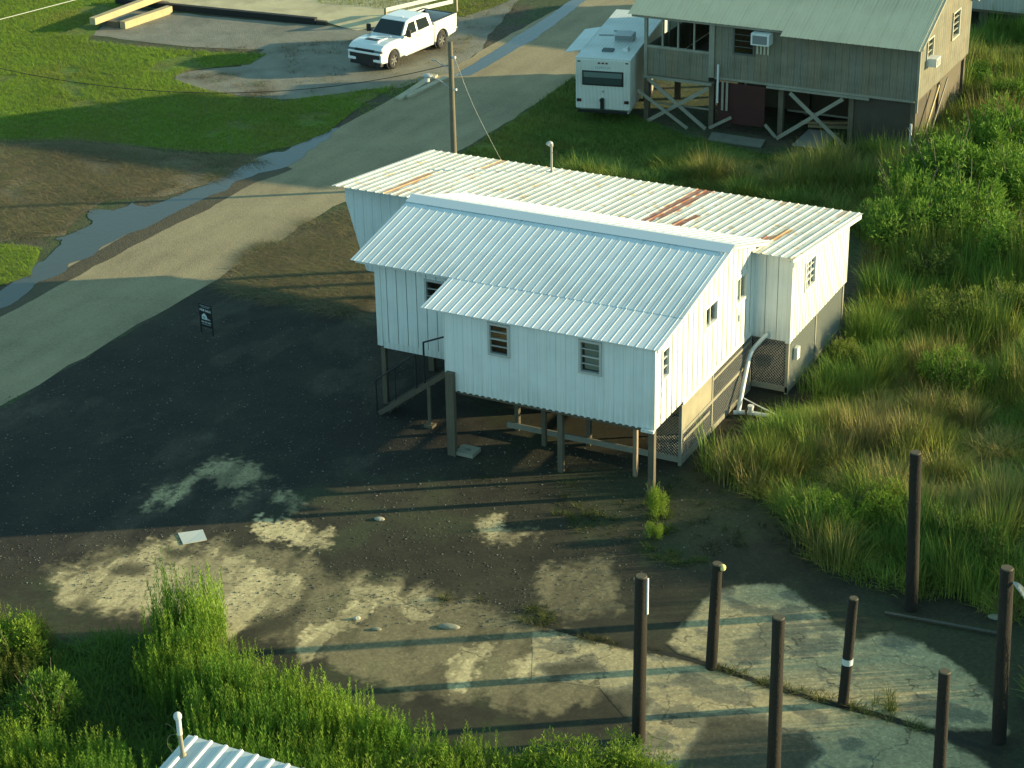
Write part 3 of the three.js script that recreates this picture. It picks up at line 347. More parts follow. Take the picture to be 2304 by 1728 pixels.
// ---------------------------------------------------------------- weathered house behind
{
  const H = thing('weathered_house', 'grey unpainted wooden house on stilts with crossed braces beneath', 'house', [0, 0]);
  const mS = [M([.25, .24, .175], { map: woodT, roughness: .9 }), M([.225, .225, .165], { map: woodT, roughness: .9 }), M([.26, .235, .165], { map: woodT, roughness: .9 }), M([.235, .235, .18], { map: woodT, roughness: .9 })];
  const mDry = mS;
  const mPale = M([.34, .34, .27], { map: woodT }), mTin = M([.84, .66, .42], { map: grime, roughness: .6 });
  const T = d => 4.84 + (Math.min(d, 71.6 - d) - 31.7) * .433;   // roof plane, ridge at d 35.8
  const fh = [{ s0: .82, s1: 1.78, y0: 3.5, y1: 4.68 }];
  let w = wall(H, { o: [-4.2, 31.95], dir: [1, 0], n: [0, -1], len: 8.9, bot: 2.4, top: 4.8, holes: fh, step: .3, gap: .016, th: .025, mat: mS[1], mats: mS, panel: 'siding_board' });
  windowIn(H, w.P, fh[0], { bars: [.25, .5, .75], mat: M([.1, .11, .09]) });
  const gh = [{ s0: .85, s1: 1.75, y0: 3.55, y1: 4.75 }, { s0: 4.6, s1: 5.7, y0: 3.75, y1: 4.95 }];
  w = wall(H, { o: [4.7, 31.95], dir: [0, 1], n: [1, 0], len: 7.7, bot: 2.4, top: s => T(31.95 + s) - .04, holes: gh, step: .3, gap: .016, th: .025, mat: mDry[0], mats: mDry, panel: 'siding_board' });
  const mOldFrame = M([.5, .47, .36], { roughness: .8 });
  for (const h of gh) windowIn(H, w.P, h, { bars: [.25, .5, .75], mat: mOldFrame });
  mesh('corner_board', box(4.66, 4.76, 1.9, 4.76, 31.86, 31.95), mPale, H);
  wall(H, { o: [-4.2, 39.65], dir: [1, 0], n: [0, 1], len: 8.9, bot: 2.4, top: 4.8, step: .6, mat: mS[0], mats: mS, panel: 'siding_board' });
  mesh('end_wall', [hexa([V(-4.25, 2.4, 31.97), V(-4.2, 2.4, 31.97), V(-4.2, 2.4, 39.6), V(-4.25, 2.4, 39.6)], [V(-4.25, 4.8, 31.97), V(-4.2, 4.8, 31.97), V(-4.2, 4.8, 39.6), V(-4.25, 4.8, 39.6)])], mS[0], H);
  mesh('floor_deck', [box(-4.2, 4.65, 2.25, 2.38, 31.98, 39.6), box(-7.3, -4.2, 2.05, 2.14, 31.9, 39.5)], mDarkWood, H);
  mesh('ceiling', box(-7.2, 4.6, 4.72, 4.76, 32.1, 39.5), mDarkWood, H);
  // screened porch on the left
  const porch = mesh('porch', [box(-7.46, -7.32, 2.1, 4.85, 31.84, 31.98), box(-4.46, -4.22, 2.35, 4.8, 31.86, 31.94), box(-7.32, -4.46, 3.36, 3.46, 31.85, 31.97), box(-7.32, -4.46, 4.7, 4.82, 31.86, 31.96), box(-7.5, -4.3, 1.98, 2.1, 31.83, 31.9)], mPale, H);
  for (const x of [-6.62, -5.9, -5.16]) mesh('porch_post', box(x - .035, x + .035, 3.46, 4.7, 31.87, 31.95), mPale, porch);
  const pw = wall(H, { o: [-7.32, 31.92], dir: [1, 0], n: [0, -1], len: 2.86, bot: 2.15, top: 3.36, step: .29, gap: .014, th: .022, mat: mS[1], mats: mS, panel: 'siding_board' });
  wall(H, { o: [-7.4, 32], dir: [0, 1], n: [-1, 0], len: 7.5, bot: 2.1, top: 3.4, step: .5, mat: mS[1], mats: mS, panel: 'siding_board' });
  mesh('porch_back_wall', box(-7.3, -4.3, 2.1, 4.7, 39.4, 39.45), mS[0], H);
  mesh('porch_post', [box(-7.45, -7.35, 2.1, 4.75, 34.4, 34.5), box(-7.45, -7.35, 2.1, 4.75, 36.9, 37), box(-7.45, -7.35, 2.1, 4.75, 39.3, 39.4)], mPale, H);
  // roof
  const roof = mesh('roof', [box(-8.0, 4.9, 4.68, 4.8, 31.72, 31.76), beam(V(4.93, T(31.5) - .06, 31.5), V(4.93, T(35.8) - .06, 35.8), .04, .12), beam(V(4.93, T(40.1) - .06, 40.1), V(4.93, T(35.8) - .06, 35.8), .04, .12)], mPale, H);
  ribRoof(roof, 'roof_sheet', -8.15, -1.1, 31.62, T(31.62), 35.8, T(35.8), .28, 3, [mTin]); ribRoof(roof, 'roof_sheet', -1.1, 4.95, 31.3, T(31.3), 35.8, T(35.8), .28, 3, [mTin]);
  ribRoof(roof, 'roof_sheet', -8.15, 4.95, 40.15, T(40.15), 35.8, T(35.8), .28, 3, [mTin]);
  mesh('ridge_cap', hexa([V(-8.15, T(35.8) - .02, 35.55), V(4.95, T(35.8) - .02, 35.55), V(4.95, T(35.8) - .02, 36.05), V(-8.15, T(35.8) - .02, 36.05)], [V(-8.15, T(35.8) + .06, 35.78), V(4.95, T(35.8) + .06, 35.78), V(4.95, T(35.8) + .06, 35.82), V(-8.15, T(35.8) + .06, 35.82)]), mTin, roof);
  // understructure
  for (const x of [-7.4, -4.35, -1.2, 1.9, 4.55]) for (const d of [32.1, 35.6, 39.4]) mesh('stilt', box(x - .11, x + .11, 0, x < -4 ? 2.05 : 2.25, d - .11, d + .11), mDarkWood, H);
  mesh('sill_beam', [box(-1.8, 2.7, 2.2, 2.3, 31.8, 31.9), box(-4.2, 4.6, 2.3, 2.4, 31.9, 31.97)], mPale, H);
  const brace = (a, b, ww = .16, m = mPale) => mesh('brace', beam(V(...a), V(...b), .05, ww), m, H);
  brace([-7.25, 2.0, 31.78], [-4.5, .05, 31.78]); brace([-4.4, 1.9, 31.72], [-7.2, .1, 31.72]); brace([-7.6, 1.5, 31.5], [-5.2, .1, 31.4], .13); brace([-4.3, .15, 31.7], [-3.3, .75, 31.7], .13);
  brace([-1.25, .05, 31.76], [1.6, 2.15, 31.76]); brace([1.85, .1, 31.7], [-.7, 2.15, 31.7]); brace([-1.3, .1, 31.8], [-1.8, .6, 31.8], .13);
  brace([4.8, .05, 32.3], [4.82, 2.3, 34.8], .14, M([.55, .47, .26], { map: woodT })); brace([4.82, .1, 33.6], [4.84, 2.3, 36], .08, mPale);
  mesh('cross_rail', [box(-7.5, -3.4, .75, .83, 32.24, 32.28), box(-1.4, 1.7, .75, .83, 33.5, 33.54)], mPale, H);
  mesh('red_panel', box(-4.0, -1.85, .45, 2.22, 31.82, 31.87), M([.06, .016, .012], { map: woodT }), H);
  mesh('storage_wall', [box(1.95, 4.5, .05, 2.25, 32.05, 32.1), box(4.5, 4.54, .05, 2.25, 32.1, 34)], M([.08, .07, .05], { map: woodT }), H);
  mesh('drain_pipe', [cyl(V(-3.98, 1.3, 31.75), V(-3.98, 3.0, 31.75), .045)], mPvc, H);
  mesh('leaning_board', [beam(V(-3.75, 1.0, 31.76), V(-3.75, 2.3, 31.76), .1, .03), beam(V(-3.55, 1.0, 31.76), V(-3.55, 2.3, 31.76), .1, .03)], mPale, H);
  mesh('back_partition', [box(-4.2, 4.4, 0, 2.2, 36, 36.05)], mDarkWood, H); mesh('side_partition', box(4.5, 4.55, .05, 2.25, 34.02, 39.3), mDarkWood, H);
  const ac = mesh('air_conditioner', box(-2.42, -1.62, 4.12, 4.62, 31.4, 31.92), mTrim, H); mesh('grille', box(-2.34, -1.7, 4.18, 4.54, 31.385, 31.4), M([.2, .21, .2]), ac);
  mesh('bracket_slats', [-2.28, -2.12, -1.96, -1.8].map(x => box(x - .04, x + .04, 3.62, 4.1, 31.86, 31.9)), M([.5, .5, .36]), H);
  const ac2 = mesh('air_conditioner', box(4.72, 5.15, 3.6, 3.95, 32.9, 33.5), mTrim, H); mesh('grille', box(5.15, 5.165, 3.65, 3.9, 32.98, 33.42), M([.3, .3, .28]), ac2);
  mesh('white_post', cyl(V(4.62, .3, 31.6), V(4.62, 1.5, 31.6), .05), mPvc, H);
}
tag(mesh('grey_board', hexa([V(...[...G(1592, 318), 0].slice(0, 1), .02, G(1592, 318)[1]), V(G(1712, 335)[0], .02, G(1712, 335)[1]), V(G(1722, 322)[0], .1, G(1722, 322)[1]), V(G(1602, 304)[0], .1, G(1602, 304)[1])], [V(G(1592, 318)[0], .07, G(1592, 318)[1]), V(G(1712, 335)[0], .07, G(1712, 335)[1]), V(G(1722, 322)[0], .15, G(1722, 322)[1]), V(G(1602, 304)[0], .15, G(1602, 304)[1])]), M([.2, .21, .17], { map: woodT })), 'grey board lying on the grass before the dark red panel', 'board');
tag(mesh('metal_sheet', hexa([V(-.35, .03, 31.2), V(1.05, .03, 31.2), V(1.25, .35, 32.6), V(-.1, .35, 32.6)], [V(-.35, .06, 31.2), V(1.05, .06, 31.2), V(1.25, .38, 32.6), V(-.1, .38, 32.6)]), M([.2, .2, .18], { roughness: .5 })), 'tilted grey sheet under the crossed braces', 'sheet');
tag(mesh('scrap_lumber', [beam(V(-.6, .08, 34), V(1.7, .08, 34.6), .3, .12), beam(V(-.9, .2, 33.9), V(1.5, .2, 34.9), .2, .1)], mLumber), 'pale scrap lumber lying under the weathered house', 'lumber');

// ---------------------------------------------------------------- white building at the far corner
{
  const H = thing('far_building', 'white boarded building on low brick piers behind the weathered house', 'building', [0, 0]);
  const m = [M([.5, .52, .46], { map: grime }), M([.46, .49, .44], { map: grime })];
  wall(H, { o: [-1.5, 52.4], dir: [1, 0], n: [0, -1], len: 11, bot: 1.0, top: 4, step: .45, gap: .02, mat: m[0], mats: m, panel: 'siding_board' });
  mesh('floor_deck', box(-1.5, 9.5, .85, 1.0, 52.42, 59), mDarkWood, H);
  mesh('side_wall', [box(-1.55, -1.5, 1, 4, 52.4, 59), box(9.5, 9.55, 1, 4, 52.4, 59), box(-1.5, 9.5, 1, 4, 59, 59.05)], m[0], H);
  for (const x of [-1, .55, 2.1, 3.6, 5.1, 6.6, 8.2]) for (const d of [52.7, 55.7, 58.6]) mesh('pier', box(x - .22, x + .22, 0, .85, d - .2, d + .2), M([.08, .075, .06], { map: concT }), H);
  const rf = mesh('roof', box(-1.8, 9.8, 4.0, 4.08, 52.1, 59.4), mTrim, H);
  ribRoof(rf, 'roof_sheet', -1.9, 9.9, 52.0, 4.1, 55.7, 5.1, .3, 4, [mRoof]); ribRoof(rf, 'roof_sheet', -1.9, 9.9, 59.4, 4.1, 55.7, 5.1, .3, 4, [mRoof]);
}

// ---------------------------------------------------------------- travel trailer
{
  const t = thing('travel_trailer', 'white travel trailer parked between the road and the weathered house', 'trailer', [-8.91, 30.72], Math.atan2(.2, .98));   // local: x across, -z away
  const mT = M([.62, .66, .60], { roughness: .45, map: grime }), mT2 = M([.66, .69, .66], { roughness: .5, map: grime }), dk = M([.02, .022, .022], { roughness: .3 });
  const rb = (w, h, l, r, x, y, z) => { const g = new RoundedBoxGeometry(w, h, l, 3, r).toNonIndexed(); g.translate(x, y, z); return g; };
  mesh('body', [rb(2.44, 2.25, 8.2, .06, 0, 1.8, -4.1), box(-1.1, 1.1, .45, .7, .3, 8)], mT, t);
  mesh('roof_membrane', rb(2.46, .05, 8.15, .02, 0, 2.945, -4.1), mT2, t);
  const so = mesh('slide_out', rb(.3, 1.7, 3.6, .04, -1.3, 1.9, -3.1), mT, t); mesh('awning', hexa([V(-1.98, 2.8, 1.2), V(-1.2, 2.93, 1.2), V(-1.2, 2.93, 5), V(-1.98, 2.8, 5)], [V(-1.98, 2.83, 1.2), V(-1.2, 2.98, 1.2), V(-1.2, 2.98, 5), V(-1.98, 2.83, 5)]), mT2, so);
  const wn = mesh('rear_window', rb(1.84, .66, .04, .03, 0, 2.08, .012), dk, t);
  const gl = M([.14, .19, .17], { roughness: .08 }), gl2 = M([.05, .07, .065], { roughness: .08 }); mesh('pane', box(-.85, .85, 2.12, 2.35, -.045, -.034), gl, wn); mesh('pane', box(-.85, -.01, 1.83, 2.09, -.045, -.034), gl2, wn); mesh('pane', box(.02, .85, 1.83, 2.09, -.045, -.034), gl2, wn);
  for (const x of [-1.06, 1.06]) { mesh('tail_light', box(x - .1, x + .1, 1.0, 1.13, -.04, 0), M([.05, .012, .012], { roughness: .3 }), t); mesh('marker_light', box(x - .06, x + .06, 2.78, 2.83, -.03, 0), M([.1, .03, .02]), t); }
  for (const x of [-.17, 0, .17]) mesh('marker_light', box(x - .05, x + .05, 2.73, 2.79, -.03, 0), M([.1, .03, .02]), t);
  mesh('spare_carrier', [box(-.09, .07, .72, 1.16, -.12, 0), cyl(V(-.02, 1.12, -.0), V(-.02, 1.12, -.13), .1)], dk, t);
  mesh('vent', cyl(V(.02, 1.5, 0), V(.02, 1.5, -.03), .05), M([.3, .32, .3]), t);
  mesh('bumper', box(-1.1, 1.1, .55, .66, -.1, -.0), dk, t);
  const tc = document.createElement('canvas'); tc.width = 256; tc.height = 64; const c2 = tc.getContext('2d'); c2.fillStyle = '#c9d2cb'; c2.fillRect(0, 0, 256, 64); c2.fillStyle = '#8f958b'; c2.font = 'italic bold 50px serif'; c2.textAlign = 'center'; c2.textBaseline = 'middle'; c2.fillText('ZEPPELIN', 128, 34, 246);
  const ct = new THREE.CanvasTexture(tc); ct.colorSpace = THREE.SRGBColorSpace; const dg = new THREE.PlaneGeometry(.72, .17); dg.translate(-.02, 2.56, .006); const dm = new THREE.Mesh(dg, new THREE.MeshStandardMaterial({ map: ct, roughness: .5 })); dm.name = 'lettering'; t.add(dm);
  const a = mesh('air_conditioner', rb(.85, .3, .75, .06, .28, 3.12, -3.2), M([.5, .53, .52]), t); mesh('grille', box(-.1, .66, 3.02, 3.22, 2.81, 2.825), M([.22, .25, .25]), a);
  mesh('roof_vent', [rb(.5, .1, .42, .03, -.05, 3.0, -1.25)], M([.1, .13, .13]), t); mesh('roof_vent', [hexa([V(.5, 2.96, 1.2), V(.85, 2.96, 1.2), V(.85, 2.96, 1.7), V(.5, 2.96, 1.7)], [V(.55, 3.02, 1.3), V(.8, 3.12, 1.3), V(.8, 3.12, 1.62), V(.55, 3.02, 1.62)])], mT2, t); mesh('roof_rail', [cyl(V(-1.0, 2.99, 3.6), V(-.3, 2.99, 3.7), .02), cyl(V(-.5, 2.99, 4.4), V(.3, 2.99, 4.5), .02)], M([.2, .23, .22]), t);
  for (const x of [-1.12, 1.12]) for (const z of [4, 4.85]) { const wh = mesh('wheel', cyl(V(x - .11 * Math.sign(x), .34, z), V(x + .09 * Math.sign(x), .34, z), .34, .34, 20), mBlack, t); mesh('rim', cyl(V(x + .09 * Math.sign(x), .34, z), V(x + .1 * Math.sign(x), .34, z), .19, .19, 16), mGalv, wh); }
}

// ---------------------------------------------------------------- pickup truck
{
  const t = thing('pickup_truck', 'white crew-cab pickup truck with a black hood scoop on the gravel', 'truck', [-22.574, 34.66], 0);
  { const ya = -174.06 * Math.PI / 180; t.rotation.y = Math.atan2(Math.cos(ya), Math.sin(ya)); }
  // local: x forward from the front axle, y up, z to the truck's right
  const mP = new THREE.MeshPhysicalMaterial({ color: lin(.80, .81, .79), roughness: .3, clearcoat: .6, clearcoatRoughness: .1, side: THREE.DoubleSide }), gl = M([.02, .028, .028], { roughness: .05 }), dk = M([.015, .015, .016], { roughness: .5 }), chrome = M([.6, .6, .58], { roughness: .2, metalness: .9 });
  const ext = (pts, z0, z1, bev, holes) => { const s = new THREE.Shape(pts.map(p => new THREE.Vector2(...p))); const g = new THREE.ExtrudeGeometry(s, { depth: z1 - z0 - 2 * bev, bevelEnabled: bev > 0, bevelSize: bev, bevelThickness: bev, bevelSegments: 3, curveSegments: 10 }); g.translate(0, 0, z0 + bev); return g; };
  const arch = (cx, r, n = 10) => { const o = []; for (let i = 0; i <= n; i++) { const a = Math.PI * i / n; o.push([cx + r * Math.cos(a), .48 + Math.max(0, r * Math.sin(a))]); } return o; };
  const X = .06;   // inset for bevel growth
  const side = [[.92, .52], ...arch(0, .56), [-.62, .52], ...[[-1.0, .5], [-3.3, .5]], [-3.38, 1.28], [-1.5, 1.28], [-.72, 1.26], [-.3, 1.3], [.3, 1.29], [.72, 1.22], [.9, 1.12], [.95, .95]];
  mesh('body', ext(side, -.98, .98, .07), mP, t);
  const taper = (g, y0, k) => { const p = g.attributes.position; for (let i = 0; i < p.count; i++) { const y = p.getY(i); if (y > y0) p.setZ(i, p.getZ(i) * (1 - k * (y - y0))); } g.computeVertexNormals(); return g; };
  const cab = mesh('cab', taper(ext([[-.78, 1.3], [-1.42, 1.9], [-1.75, 1.97], [-2.9, 1.96], [-3.22, 1.88], [-3.34, 1.3]], -.93, .93, .06), 1.3, .28), mP, t);
  const zz = y => .937 * (1 - .28 * Math.max(0, y - 1.3)) ;
  for (const s of [-1, 1]) {
    const q = (l, m, n) => { const f = o => l.map(([x, y]) => new THREE.Vector3(x, y, s * (zz(y) + o))); const a = f(-.02), b = f(.012); return mesh(n, hexa(a, b), m, cab); };
    q([[-1.0, 1.36], [-1.98, 1.36], [-1.98, 1.86], [-1.52, 1.85]], gl, 'side_window'); q([[-2.14, 1.36], [-3.1, 1.38], [-2.98, 1.84], [-2.14, 1.86]], gl, 'side_window');
    const mr = mesh('mirror', [(() => { const g = new RoundedBoxGeometry(.16, .36, .2, 2, .04).toNonIndexed(); g.translate(-.98, 1.52, s * 1.2); return g; })(), (() => { const g = new THREE.BoxGeometry(.08, .06, .2).toNonIndexed(); g.translate(-1.0, 1.4, s * 1.03); return g; })()], dk, t);
    // bed side with wheel arch
    const bs = mesh('bed_side', ext([[-3.44, .55], [-3.45, .55], ...arch(-4.04, .56).map(p => p), [-4.62, .55], [-5.2, .62], [-5.3, .95], [-5.32, 1.47], [-3.44, 1.45]], s > 0 ? .84 : -1.0, s > 0 ? 1.0 : -.84, .03), mP, t);
    mesh('bed_rail', (() => { const g = new THREE.BoxGeometry(1.86, .04, .13).toNonIndexed(); g.translate(-4.38, 1.5, s * .92); return g; })(), dk, bs);
    mesh('running_board', (() => { const g = new RoundedBoxGeometry(2.4, .07, .16, 2, .03).toNonIndexed(); g.translate(-2.0, .46, s * 1.02); return g; })(), chrome, t);
    for (const x of [-2.05, -3.32]) mesh('door_seam', (() => { const g = new THREE.BoxGeometry(.014, .72, .01).toNonIndexed(); g.translate(x, .95, s * .978); return g; })(), dk, t);
    for (const x of [-1.95, -3.15]) mesh('door_handle', (() => { const g = new RoundedBoxGeometry(.2, .05, .05, 2, .02).toNonIndexed(); g.translate(x, 1.2, s * .99); return g; })(), chrome, t);
    for (const x of [0, -4.04]) {
      const tyre = mesh('wheel', (() => { const g = new THREE.TorusGeometry(.315, .125, 12, 28); g.scale(1, 1, 1.15); g.translate(x, .42, s * .86); return g.toNonIndexed(); })(), M([.03, .03, .03], { roughness: .9 }), t);
      const rim = mesh('rim', (() => { const g = new THREE.CylinderGeometry(.25, .25, .12, 24); g.rotateX(Math.PI / 2); g.translate(x, .42, s * .88); return g.toNonIndexed(); })(), M([.06, .06, .06], { metalness: .6, roughness: .4 }), tyre);
      const sp = []; for (let k = 0; k < 6; k++) { const g = new THREE.BoxGeometry(.07, .24, .03).toNonIndexed(); g.translate(0, .13, 0); g.rotateZ(k * Math.PI / 3); g.translate(x, .42, s * .955); sp.push(g); } mesh('spokes', sp, chrome, tyre);
      mesh('wheel_well', (() => { const g = new THREE.CylinderGeometry(.53, .53, .5, 20); g.rotateX(Math.PI / 2); g.translate(x, .5, s * .64); return g.toNonIndexed(); })(), dk, t);
    }
    mesh('headlight', (() => { const g = new RoundedBoxGeometry(.14, .13, .5, 2, .03).toNonIndexed(); g.translate(.96, 1.02, s * .74); return g; })(), M([.12, .15, .16], { roughness: .1 }), t);
    mesh('fog_lamp', (() => { const g = new RoundedBoxGeometry(.1, .22, .32, 2, .03).toNonIndexed(); g.translate(1.02, .78, s * .72); return g; })(), dk, t);
  }
  const wsA = [[-.83, 1.37, .82], [-.83, 1.37, -.82], [-1.38, 1.9, -.7], [-1.38, 1.9, .7]];
  mesh('windscreen', hexa(wsA.map(([x, y, z]) => new THREE.Vector3(x + .0, y, z)), wsA.map(([x, y, z]) => new THREE.Vector3(x + .05, y + .045, z))), gl, cab);
  mesh('rear_window', hexa([[-3.37, 1.4, .7], [-3.37, 1.4, -.7], [-3.3, 1.8, -.64], [-3.3, 1.8, .64]].map(a => new THREE.Vector3(...a)), [[-3.41, 1.4, .7], [-3.41, 1.4, -.7], [-3.34, 1.8, -.64], [-3.34, 1.8, .64]].map(a => new THREE.Vector3(...a))), gl, cab);
  const bx = (x0, x1, y0, y1, z0, z1) => hexa([[x0, y0, z0], [x1, y0, z0], [x1, y0, z1], [x0, y0, z1]].map(a => new THREE.Vector3(...a)), [[x0, y1, z0], [x1, y1, z0], [x1, y1, z1], [x0, y1, z1]].map(a => new THREE.Vector3(...a)));
  mesh('bed_liner', [bx(-5.25, -3.44, .85, .9, -.84, .84), bx(-3.47, -3.43, .9, 1.46, -.84, .84), bx(-5.25, -3.47, .9, 1.44, -.86, -.83), bx(-5.25, -3.47, .9, 1.44, .83, .86)], dk, t);
  mesh('tailgate', (() => { const g = new RoundedBoxGeometry(.09, .62, 1.7, 2, .03).toNonIndexed(); g.translate(-5.28, 1.15, 0); return g; })(), mP, t);
  mesh('tailgate_cap', bx(-5.32, -5.24, 1.47, 1.5, -.85, .85), dk, t);
  mesh('rear_bumper', (() => { const g = new RoundedBoxGeometry(.2, .22, 1.9, 2, .06).toNonIndexed(); g.translate(-5.4, .68, 0); return g; })(), chrome, t);
  mesh('front_bumper', [(() => { const g = new RoundedBoxGeometry(.2, .12, 1.94, 3, .05).toNonIndexed(); g.translate(.99, .93, 0); return g; })(), ...[-1, 1].map(s => { const g = new RoundedBoxGeometry(.2, .16, .5, 3, .05).toNonIndexed(); g.translate(.97, .6, s * .74); return g; }), ...[-1, 1].map(s => { const g = new RoundedBoxGeometry(.16, .4, .1, 3, .04).toNonIndexed(); g.translate(.97, .74, s * .93); return g; })], mP, t);
  mesh('grille', [bx(.9, 1.06, .42, .88, -.62, .62), bx(.9, 1.07, 1.0, 1.1, -.55, .55), bx(.8, 1.0, .32, .5, -.9, .9)], dk, t);
  mesh('hood_scoop', bx(.2, .46, 1.385, 1.415, -.36, .36), dk, t);
  mesh('hood_bulge', ext([[-.66, 1.33], [.55, 1.31], [.5, 1.37], [-.6, 1.38]], -.45, .45, .02), mP, t);
  mesh('underbody', bx(-5.1, .7, .38, .56, -.7, .7), dk, t);
  mesh('roof_antenna', (() => { const g = new THREE.ConeGeometry(.05, .1, 8); g.translate(-1.75, 2.06, -.3); return g.toNonIndexed(); })(), mP, cab);
}

// ---------------------------------------------------------------- street pole, wires
const cable = (pts, r) => tube(pts, r, 60, 5);
const upx = -11.02, upd = 20.94;
{
  const t = thing('utility_pole', 'leaning wooden utility pole with a curved lamp arm', 'pole', [0, 0]);
  mesh('shaft', cyl(V(upx, 0, upd), V(upx - .03, 6.02, upd + .02), .13, .095, 16), M([.19, .17, .12], { map: woodT }), t);
  const arm = mesh('lamp_arm', tube([V(upx - .05, 4.1, upd), V(upx - .5, 4.4, upd - .1), V(upx - .75, 4.5, upd - .15), V(upx - .85, 4.62, upd - .15)], .03, 16, 8), mGalv, t);
  mesh('lamp_head', [(() => { const g = new THREE.SphereGeometry(.15, 14, 10); g.scale(1.4, .6, 1); g.translate(upx - 1.0, 4.55, -(upd - .16)); return g.toNonIndexed(); })(), cyl(V(upx - 1.05, 4.33, upd - .16), V(upx - 1.03, 4.5, upd - .16), .13, .1)], M([.5, .5, .46], { roughness: .35 }), arm);
  mesh('insulator', [cyl(V(upx + .1, 5.4, upd - .05), V(upx + .24, 5.42, upd - .08), .06, .05), cyl(V(upx + .1, 4.1, upd - .08), V(upx + .26, 4.12, upd - .1), .05, .05)], M([.6, .6, .56]), t);
  mesh('wire_bracket', tube([V(upx - .05, 5.0, upd - .1), V(upx - .35, 5.05, upd - .1), V(upx - .6, 5.2, upd - .12), V(upx - .85, 5.2, upd - .1)], .025, 14, 6), mGalv, t);
  mesh('guy_wire', tube([V(upx + .15, 5.4, upd), V(-10.05, 3.6, upd - .1), V(-8.6, .9, upd + .0), V(-8.1, 0, upd)], .007, 20, 5), mGalv, t);
}
{
  const q0 = G(0, 55, 6.3), q1 = G(200, 0, 6.3), at = f => [q0[0] + (q1[0] - q0[0]) * f, q0[1] + (q1[1] - q0[1]) * f], P = at(-.9), Q = at(9);
  const pole = ([x, d], label) => { const t = thing('utility_pole', label, 'pole', [0, 0]); mesh('shaft', cyl(V(x, 0, d), V(x, 6.6, d), .16, .12, 14), M([.26, .22, .13], { map: woodT }), t); mesh('insulator', cyl(V(x, 6.6, d), V(x, 6.72, d), .05, .04), M([.6, .6, .56]), t); };
  pole(P, 'bare utility pole across the lawn carrying both cables'); pole(Q, 'bare utility pole past the driveway carrying the pale cable');
  const run = (a, b, sag) => { const pts = []; for (let i = 0; i <= 12; i++) { const f = i / 12, p = a.clone().lerp(b, f); p.y -= 4 * sag * f * (1 - f); pts.push(p); } return pts; };
  tag(mesh('overhead_cable', cable(run(V(upx - .12, 5.05, upd), V(P[0], 6.4, P[1]), 1.5), .014), mBlack), 'sagging black cable strung from the lamp pole over the lawn', 'cable');
  tag(mesh('overhead_cable', cable(run(V(P[0], 6.55, P[1]), V(Q[0], 6.55, Q[1]), .15), .016), M([.5, .52, .45])), 'pale cable crossing above the lawn corner by the beams', 'cable');
}

// ---------------------------------------------------------------- for-sale sign
{
  const [sx, sdp] = [-11.7, 4.35], t = thing('yard_sign', 'black FOR SALE yard sign with white lettering at the road edge', 'sign', [sx, sdp], -.18);
  const c = document.createElement('canvas'); c.width = 256; c.height = 384; const x = c.getContext('2d'); x.fillStyle = '#101412'; x.fillRect(0, 0, 256, 384); x.fillStyle = '#c9cfca'; x.textAlign = 'center'; x.textBaseline = 'middle';
  x.fillStyle = '#9aa19c'; for (let i = 0; i < 11; i++) x.fillRect(20 + i * 20, 20 + (i % 3), 15, 13); for (let i = 0; i < 8; i++) x.fillRect(46 + i * 21, 46, 16, 11);
  x.fillStyle = '#dfe4df'; x.font = 'bold 54px sans-serif'; x.fillText('FOR SALE', 128, 104, 230);
  x.fillStyle = '#c9cfca'; x.beginPath(); x.moveTo(48, 196); x.lineTo(100, 150); x.lineTo(152, 196); x.lineTo(152, 262); x.lineTo(48, 262); x.closePath(); x.fill(); x.fillStyle = '#5b625e'; for (const a of [[70, 206], [96, 206], [70, 230], [96, 230]]) x.fillRect(a[0], a[1], 20, 18); x.fillStyle = '#9aa19c'; x.beginPath(); x.moveTo(152, 262); x.lineTo(152, 222); x.lineTo(226, 250); x.lineTo(226, 262); x.fill();
  for (const [a, w] of [[30, 56], [96, 62], [170, 60]]) x.fillRect(a, 292, w, 26); for (let i = 0; i < 9; i++) x.fillRect(36 + i * 21, 336, 16, 14);
  const ct = new THREE.CanvasTexture(c); ct.colorSpace = THREE.SRGBColorSpace; const g = new THREE.PlaneGeometry(.58, .82); g.translate(0, .68, .013); const m = new THREE.Mesh(g, new THREE.MeshStandardMaterial({ map: ct, roughness: .6 })); m.name = 'sign_face'; m.castShadow = m.receiveShadow = true; t.add(m);
  mesh('board', box(-.3, .3, .26, 1.1, -.01, .01), mBlack, t); mesh('stake', box(-.29, -.26, 0, .3, -.02, .02), mBlack, t); mesh('stake', box(.26, .29, 0, .3, -.02, .02), mBlack, t);
}

